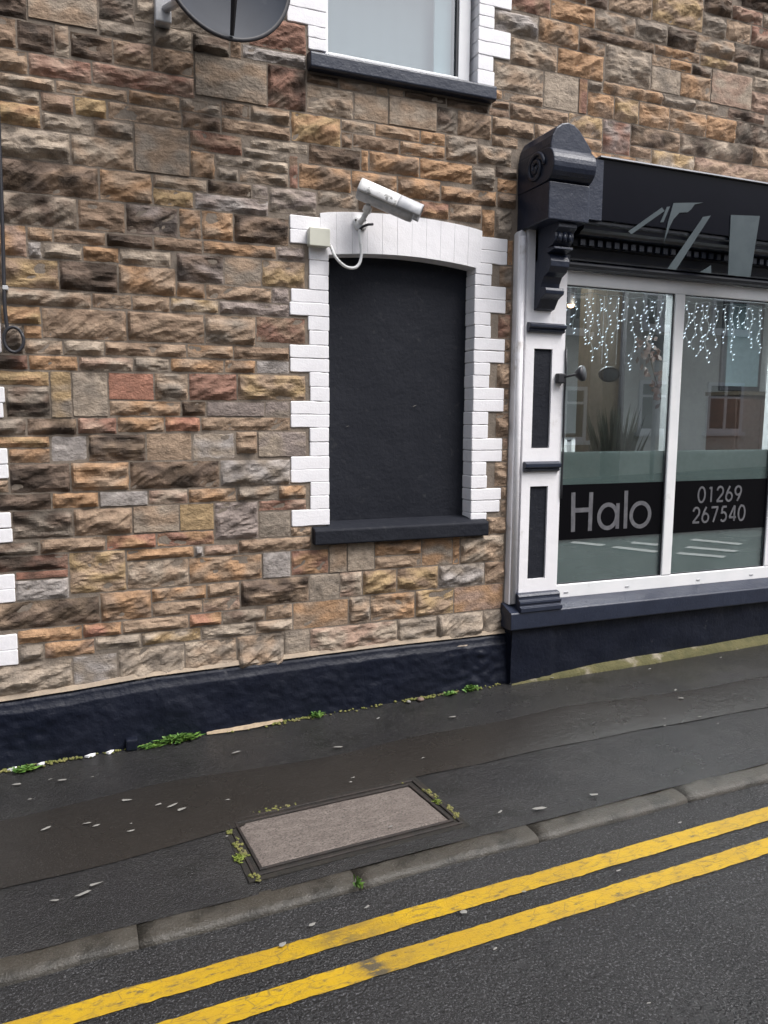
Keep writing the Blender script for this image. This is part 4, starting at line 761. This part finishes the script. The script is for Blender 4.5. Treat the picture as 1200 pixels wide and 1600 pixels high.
# double yellow lines: worn edges, wear showing the road through
def yellowmat():
    m=mat('worn_yellow_paint',(.42,.262,.003),(.36,.22,.008),5,.5,.65,bump=.003,bs=120); n=m.node_tree.nodes; l=m.node_tree.links; p=n['Principled BSDF']
    src=p.inputs['Base Color'].links[0].from_socket
    tc=n.new('ShaderNodeTexCoord'); mp=n.new('ShaderNodeMapping'); mp.inputs['Scale'].default_value=(.45,1.3,1); l.new(tc.outputs['Object'],mp.inputs[0])
    def rng(sc,a,b,d=7,amt=.9):
        t=n.new('ShaderNodeTexNoise'); t.inputs['Scale'].default_value=sc; t.inputs['Detail'].default_value=d; t.inputs['Roughness'].default_value=.7; l.new(mp.outputs[0],t.inputs['Vector'])
        r=n.new('ShaderNodeMapRange'); r.inputs[1].default_value=a; r.inputs[2].default_value=b; r.inputs[4].default_value=amt; l.new(t.outputs['Fac'],r.inputs[0]); return r.outputs[0]
    v=n.new('ShaderNodeTexVoronoi'); v.feature='DISTANCE_TO_EDGE'; v.inputs['Scale'].default_value=26; v.inputs['Randomness'].default_value=1; l.new(mp.outputs[0],v.inputs['Vector'])
    cr=n.new('ShaderNodeMapRange'); l.new(v.outputs['Distance'],cr.inputs[0]); cr.inputs[1].default_value=.0; cr.inputs[2].default_value=.03; cr.inputs[3].default_value=.75; cr.inputs[4].default_value=0
    mk=n.new('ShaderNodeMath'); mk.operation='MULTIPLY'; l.new(cr.outputs[0],mk.inputs[0]); l.new(rng(5,.34,.50),mk.inputs[1])
    mx=n.new('ShaderNodeMath'); mx.operation='MAXIMUM'; l.new(mk.outputs[0],mx.inputs[0]); l.new(rng(48,.53,.66),mx.inputs[1])
    wa=n.new('ShaderNodeAttribute'); wa.attribute_name='wear'; wn=n.new('ShaderNodeMath'); wn.operation='MULTIPLY'; l.new(wa.outputs['Fac'],wn.inputs[0]); l.new(rng(34,.38,.56,7,1.0),wn.inputs[1])
    m2=n.new('ShaderNodeMath'); m2.operation='MAXIMUM'; m2.use_clamp=True; l.new(mx.outputs[0],m2.inputs[0]); l.new(wn.outputs[0],m2.inputs[1]); mx=m2
    c=n.new('ShaderNodeMix'); c.data_type='RGBA'; l.new(mx.outputs[0],c.inputs[0]); l.new(src,c.inputs[6]); c.inputs[7].default_value=(.075,.06,.035,1); l.new(c.outputs[2],p.inputs['Base Color']); return m
M['yellow']=yellowmat()
def yline(ya,yb,seed,gap,gw,ga):
    b=MB(); n=1100; vs=[]; skip=set()
    for i in range(n+1):
        x=-4+14*i/n; d=.0045*noise.noise(Vector((x*6,seed,0)))+.004*noise.noise(Vector((x*28,seed,0))); e=.0045*noise.noise(Vector((x*6,seed+9,0)))+.004*noise.noise(Vector((x*28,seed+5,0)))
        for k in range(4):
            y=(yb+e)+((ya+d)-(yb+e))*k/3; vs.append((x,y,zr(x,y)+.0045+.006*noise.noise(Vector((x*1.6,y*1.6,3)))+.0024*noise.noise(Vector((x*6,y*6,3)))))
    fs=[(i*4+k,(i+1)*4+k,(i+1)*4+k+1,i*4+k+1) for i in range(n) for k in range(3) if not(i in skip and (i+k)%3)]
    o=b.add(vs,fs).build('yellow_line',M['yellow'],recalc=False,smooth=True); tag(o,kind='structure')
    at=o.data.attributes.new('wear','FLOAT','POINT'); at.data.foreach_set('value',[ga*math.exp(-((v[0]-gap+.3*(v[1]-ya))/gw)**2)+.35*math.exp(-((v[0]-gap-.13)/.10)**2) for v in vs])
yline(-1.738,-1.8195,1,.76,.09,.55); yline(-1.913,-1.995,4,.832,.035,1.6)
# white hatch markings further along, mirrored in the shop glass
M['whiteline']=mat('road_white_paint',(.62,.62,.6),(.5,.5,.48),20,.6)
hatch=[((6.9,-3.2),(7.15,-2.7)),((7.33,-3.5),(7.57,-2.92)),((6.53,-3.95),(6.76,-3.4)),((6.27,-4.5),(6.49,-4.1)),((6.95,-4.1),(7.12,-3.78)),((7.8,-3.9),(8.05,-3.3))]
for a,b_ in hatch:
    d=Vector((b_[0]-a[0],b_[1]-a[1])).normalized(); nn_=Vector((-d.y,d.x))*.075
    P=[Vector(a)+nn_,Vector(b_)+nn_,Vector(b_)-nn_,Vector(a)-nn_]
    tag(MB().add([(p.x,p.y,zr(p.x,p.y)+.012) for p in P],[(0,1,2,3)]).build('road_hatch_mark',M['whiteline']),kind='structure')
# ---- service cover ----
t=thing('service_cover','rectangular pavement service cover with pale brushed concrete infill and rusty dark rim','cover',(1.0,-1.17,-.14))
I=[(.600,-.995),(1.402,-.988),(1.448,-1.320),(.628,-1.333)]
C=Vector((1.02,-1.16))
def off(P,d): 
    out=[]
    for x,y in P: out.append((x+(d if x>C.x else -d),y+(d if y>C.y else -d)))
    return out
def slab(P,Q,z0,z1,name,m,bev=.003):
    # ring between outline P (outer) and Q (inner), or full slab when Q is None
    b=MB()
    if Q is None:
        vs=[(x,y,zp(x,y)+z) for z in(z0,z1) for x,y in P]; b.add(vs,[(3,2,1,0),(4,5,6,7)]+[(i,(i+1)%4,4+(i+1)%4,4+i) for i in range(4)])
    else:
        vs=[(x,y,zp(x,y)+z) for z in(z0,z1) for S in(P,Q) for x,y in S]
        for i in range(4):
            j=(i+1)%4; b.add([vs[k] for k in(i,j,4+j,4+i,8+i,8+j,12+j,12+i)],[(0,1,2,3),(4,7,6,5),(0,4,5,1),(2,6,7,3)])
    return b.build(name,M[m],t,bev=bev)
n=26; vs=[]
for j in range(n+1):
    for i in range(n+1):
        u,v=i/n,j/n; a=Vector(I[0]).lerp(Vector(I[1]),u); b_=Vector(I[3]).lerp(Vector(I[2]),u); p=a.lerp(b_,v); e=min(u,1-u,v,1-v); 
        vs.append((p.x,p.y,zp(p.x,p.y)+.008+.0025*noise.noise(Vector((p.x*9,p.y*30,0)))-(.006 if e==0 else 0)))
MB().add(vs,[(j*(n+1)+i,(j+1)*(n+1)+i,(j+1)*(n+1)+i+1,j*(n+1)+i+1) for j in range(n) for i in range(n)]).build('concrete_infill',M['concrete'],t,recalc=False)
slab(off(I,.014),off(I,.001),-.01,.011,'inner_rim','rust')
slab(off(I,.032),off(I,.014),-.01,.0035,'dirt_gap','dirt')
slab(off(I,.044),off(I,.032),-.01,.010,'outer_rim','rust')
slab(off(I,.068),off(I,.044),-.01,.0045,'dirt_edge','dirt')
# ---- mossy concrete fillet along the shop riser ----
vs=[];n=160
for i in range(n+1):
    x=2.50+4.5*i/n; w=.008+.055*min(1,max(0,(x-2.62)/.9))+.008*noise.noise(Vector((x*5,0,0))); hgt=.012+.028*min(1,max(0,(x-2.6)/.6))
    g0=zp(x,-.1)
    vs+=[(x,-.085,g0+hgt),(x,-.10,g0+hgt*.95),(x,-.10-w*.6,g0+hgt*.6+.004*noise.noise(Vector((x*20,1,0)))),(x,-.10-w,g0+.009),(x,-.105-w,g0-.01)]
o=MB().add(vs,[(i*5+k,i*5+k+1,(i+1)*5+k+1,(i+1)*5+k) for i in range(n) for k in range(4)]).build('concrete_fillet',M['fillet'],shop,recalc=False,smooth=True)
# thin sandy/mossy line at the plinth foot
b=MB()
for k in range(900):
    x=rnd.uniform(-.5,2.45); d=noise.noise(Vector((x*2.3,8,0)))
    if d<.10 and rnd.random()<.8: continue
    y=-.062-abs(rnd.gauss(0,.016)); z=zp(x,y)+.004; s=rnd.uniform(.004,.011); a=rnd.uniform(0,3.1)
    b.lathe([(0,-.2*s),(s,0),(.7*s,.5*s),(0,.8*s)],(x,y,z),(0,0,1),6)
o=b.build('moss',M['moss'],recalc=False,smooth=True); tag(o,'thin yellow green moss growing along the plinth foot','moss',kind='stuff')
b=MB()
for (xa,ya),(xb,yb),c in [((.55,-1.03),(.60,-1.40),170),((.58,-.94),(1.40,-.935),150),((1.45,-1.0),(1.50,-1.33),90)]:
    for k in range(c):
        s_=rnd.random(); x=xa+(xb-xa)*s_+rnd.gauss(0,.008); y=ya+(yb-ya)*s_+rnd.gauss(0,.008)
        if noise.noise(Vector((x*9,y*9,2)))<.10: continue
        s=rnd.uniform(.004,.010); b.lathe([(0,-.2*s),(s,0),(.7*s,.5*s),(0,.8*s)],(x,y,zp(x,y)+.006),(0,0,1),6)
tag(b.build('moss',M['moss'],recalc=False,smooth=True),'yellow green moss lining the edges of the service cover','moss',kind='stuff')
# sandy spill at the plinth foot
vs=[]
for i in range(41):
    x=.62+.42*i/40; w=.018*math.sin(math.pi*i/40)*(1+.5*noise.noise(Vector((x*20,0,0))))+.002
    vs+=[(x,-.05,zp(x,-.05)+.022),(x,-.065-w*.5,zp(x,-.07)+.016),(x,-.07-w,zp(x,-.09)+.006)]
o=MB().add(vs,[(i*3+k,i*3+k+1,(i+1)*3+k+1,(i+1)*3+k) for i in range(40) for k in range(2)]).build('mortar_spill',mat('sand_mortar',(.36,.28,.19),(.26,.2,.14),25,.95,bump=.004,bs=60),recalc=False); tag(o,'sandy mortar spill at the foot of the plinth','mortar')
# ---- weeds ----
def weed(x,y,r,h,n,label,m='leaf',wd=.006,z=None):
    rs=random.Random(int(x*1000)); b=MB(); z0=zp(x,y)+.003 if z is None else z
    for k in range(n):
        a=rs.uniform(0,6.283); rr=r*math.sqrt(rs.random()); p=Vector((rs.gauss(0,r*.35),rs.gauss(0,.012),0)); hh=h*rs.uniform(.4,1)*(1-.5*rr/r)
        q=p+Vector((math.cos(a)*rr*.9,min(.01,math.sin(a)*rr*.5-.01),hh)); mid=p.lerp(q,.55)+Vector((0,0,hh*.25)); d=Vector((-math.sin(a),math.cos(a),rs.uniform(-.5,.5)))*wd*rs.uniform(.6,1.3)
        b.add([p-d*.4,p+d*.4,mid+d,q,mid-d],[(0,1,2,4),(4,2,3)])
    o=b.build('weed',M[m],recalc=False); o.location=(x,y,z0); tag(o,label,'weed','weeds in the pavement joints')
weed(.47,-.075,.10,.055,260,'largest bright green weed tuft at the plinth foot left of the blocked window')
weed(.33,-.085,.07,.022,90,'low flat green weed just left of the largest tuft')
weed(1.235,-.075,.045,.045,70,'small green weed at the plinth foot below left end of the window sill')
weed(2.22,-.08,.05,.050,110,'leafy green weed at the plinth foot near the shop corner')
weed(2.08,-.085,.045,.028,60,'smaller low green weed left of the one near the shop corner')
weed(-.27,-.11,.07,.035,120,'green weed at the far left foot of the plinth')
weed(.553,-1.235,.022,.018,50,'tiny yellow green weed at the left edge of service cover','leaf2')
weed(1.462,-1.165,.022,.016,50,'tiny yellow green weed at the right edge of service cover','leaf2')
weed(.935,-1.575,.02,.045,34,'dark green sprig growing from the kerb joint below service cover','leaf',.004)
# ---- pale flecks and litter ----
b=MB()
def fleck(x,y,s,road=False,el=3.0):
    f=zr if road else zp; a=rnd.uniform(-.3,.5); z=f(x,y)+.013+.006*noise.noise(Vector((x*1.6,y*1.6,3)))
    P=[]
    for k in range(6):
        t_=k*math.pi/3; r=s*rnd.uniform(.6,1.1); px,py=r*el*math.cos(t_),r*math.sin(t_); P.append((x+px*math.cos(a)-py*math.sin(a),y+px*math.sin(a)+py*math.cos(a),z+rnd.uniform(0,.003)))
    c=(x,y,z+.003); b.add(P+[c],[(k,(k+1)%6,6) for k in range(6)])
for k in range(30): fleck(rnd.uniform(-.6,4.5),rnd.uniform(-1.43,-.12),rnd.uniform(.0025,.006)*(1.5 if rnd.random()<.15 else 1))
for x,y,s in((.02,-1.2,.010),(-.02,-1.24,.012),(-.12,-1.24,.008),(.36,-.75,.010),(.30,-.72,.008),(.39,-.80,.009),(.17,-.62,.009),(.72,-.35,.010),(-.1,-.30,.011),(1.22,-.5,.009),(.0,-.75,.008),(-.16,-.72,.008),(1.85,-1.40,.012),(2.14,-1.40,.010),(3.3,-.7,.01)): fleck(x,y,s)
for k in range(12): fleck(rnd.uniform(-.5,3),rnd.uniform(-2.6,-1.63),rnd.uniform(.0025,.006),True)
for x,y,s in((.60,-1.745,.012),(1.24,-1.84,.012),(.72,-1.69,.010),(1.50,-1.83,.008)): fleck(x,y,s,True,1.6)
tag(b.build('petal_litter',M['fleck'],recalc=False),'pale fallen petals and flecks scattered on the wet asphalt','litter',kind='stuff')
for k,(x,dx,lab) in enumerate(((.03,.026,'white paint chip at plinth foot, the longer one by the dark lump'),(-.20,.018,'white paint chip at plinth foot beside the far left weed'),(-.33,.022,'white paint chip at plinth foot at the left picture edge'),(.125,.02,'white paint chip between the dark lump and the far left weed'))):
    P=[(x-dx,-.085),(x-dx*.3,-.10),(x+dx*.6,-.095),(x+dx,-.08),(x+dx*.2,-.07)]
    o=MB().add([(a,c,zp(a,c)+.012+.004*(i%2)) for i,(a,c) in enumerate(P)]+[(a,c,zp(a,c)+.004) for a,c in P],[(0,1,2,3,4)]+[(i,(i+1)%5,5+(i+1)%5,5+i) for i in range(5)]).build('paint_chip',M['white']); tag(o,lab,'paint chip')
o=MB().box(.205,.262,-.105,-.055,zp(.23,-.08),zp(.23,-.08)+.058,.006).build('painted_stone',M['navyplinth'],bev=.008); tag(o,'small dark painted lump with chipped pale top at the plinth foot','stone')
o=MB().lathe([(0,0),(.011,0),(.014,.006),(.008,.012),(0,.013)],(1.795,-.105,zp(1.795,-.1)+.004),(0,0,1),10).build('pebble',M['fleck'],smooth=True); tag(o,'white pebble by the plinth foot below the window','pebble')
o=MB().lathe([(0,0),(.02,0),(.024,.008),(.012,.016),(0,.017)],(1.875,-.10,zp(1.875,-.1)+.003),(0,0,1),9).build('pebble',mat('brown_pebble',(.16,.11,.085)),smooth=True); tag(o,'brown pebble beside the white one at the plinth foot','pebble')
# ================= the far side of the street (seen only as reflections) =================
sheet('opposite_pavement','asphalt',-40,60,-11.6,-9.2,lambda x,y:-.19+.028*x,20,2)
M['cream']=mat('cream_pebbledash',(.66,.63,.56),(.58,.55,.48),8,.95,bump=.01,bs=40)
M['greyrender']=mat('grey_render',(.45,.45,.45),(.38,.38,.38),3,.9)
M['brownstone']=mat('brown_stone_wall',(.34,.27,.21),(.25,.20,.15),5,.9,bump=.02,bs=9)
M['slate']=mat('dark_slate',(.05,.05,.06),(.07,.07,.08),6,.6)
def house(x0,x1,m,label,nw_,door,zt=5.4):
    zb=-.4+.028*x0; t=thing('terraced_house',label,'house',((x0+x1)/2,-11.6,zb),'terraced houses on the far side of the road')
    MB().box(x0,x1,-19,-11.6,zb-1,zb+zt+.4).build('wall',M[m],t)
    c=(x0+x1)/2
    r=MB().add([(x0,-11.35,zb+zt+.4),(x1,-11.35,zb+zt+.4),(x1,-19.2,zb+zt+.4),(x0,-19.2,zb+zt+.4),(x0,-15.3,zb+zt+2.6),(x1,-15.3,zb+zt+2.6)],[(0,1,5,4),(2,3,4,5),(0,4,3),(1,2,5),(0,3,2,1)]).build('roof',M['slate'],t)
    MB().box(x0+.3,x0+1.0,-15.6,-15.0,zb+zt+2.2,zb+zt+3.3).build('chimney',M['brownstone'],r)
    W_=(x1-x0)/nw_
    for fl,(z0,hh) in enumerate(((1.3,1.3),(3.9,1.2))):
        for k in range(nw_):
            cx=x0+W_*(k+.5)
            if fl==0 and k==door:
                d=MB().box(cx-.45,cx+.45,-11.6,-11.55,zb+.3,zb+2.5).build('door',M['brownred'],t); MB().box(cx+.33,cx+.37,-11.55,-11.50,zb+1.3,zb+1.4).build('handle',M['alu'],d); continue
            w=.62; f=MB()
            f.box(cx-w,cx+w,-11.6,-11.54,zb+z0,zb+z0+.09).box(cx-w,cx+w,-11.6,-11.54,zb+z0+hh-.09,zb+z0+hh).box(cx-w,cx-w+.09,-11.6,-11.54,zb+z0+.09,zb+z0+hh-.09).box(cx+w-.09,cx+w,-11.6,-11.54,zb+z0+.09,zb+z0+hh-.09).box(cx-.04,cx+.04,-11.6,-11.54,zb+z0+.09,zb+z0+hh-.09).box(cx-w+.09,cx+w-.09,-11.6,-11.541,zb+z0+hh-.42,zb+z0+hh-.36)
            f=f.build('window',M['upvc'],t); MB().box(cx-w+.09,cx+w-.09,-11.6,-11.57,zb+z0+.09,zb+z0+hh-.09).build('pane',mat('far_pane_glass',(.03,.035,.04),None,5,.08),f); MB().box(cx-w-.08,cx+w+.08,-11.6,-11.48,zb+z0-.1,zb+z0).build('sill',M['upvc'],f)
house(-14,-7.5,'cream','cream rendered terraced house with white windows furthest left across the road',3,1)
house(-7.5,-1,'brownstone','brown stone terraced house left of the grey one across the road',3,2)
house(-1,5.5,'greyrender','grey rendered terraced house directly opposite the blocked window',3,0)
house(5.5,12.2,'brownstone','brown stone terraced house between grey and cream ones across the road',3,1,4.9)
house(12.8,19.5,'cream','cream pebble-dashed terraced house mirrored in the right shop pane',3,2)
house(19.5,26,'greyrender','grey rendered terraced house furthest right across the road',3,1)
t=thing('sign_pole','grey street sign pole on the far pavement mirrored in shop glass','pole',(12.6,-10.2,.1))
MB().tube([(12.6,-10.2,.05),(12.6,-10.2,4.6)],.05,10).build('pole',M['cctvgrey'],t,smooth=True); MB().box(12.35,12.85,-10.14,-10.1,2.9,3.5).build('sign_plate',M['darkplastic'],t,bev=.02)
bpy.context.view_layer.update()
for x,z,dx,dz,lab in((1.90,1.665,.014,.006,'small pale scratch right of centre on the black blocked window panel'),(1.48,1.545,.010,.003,'tiny pale scratch near the left edge of the black blocked window panel')):
    o=MB().add([(x-dx,.090,z-dz),(x,.089,z-dz*.2),(x+dx,.090,z+dz),(x-dx*.2,.089,z+dz*.35),(x,.099,z)],[(0,1,2,3),(1,0,4),(2,1,4),(3,2,4),(0,3,4)]).build('paint_flake',M['fleck'],recalc=False); tag(o,lab,'paint flake')
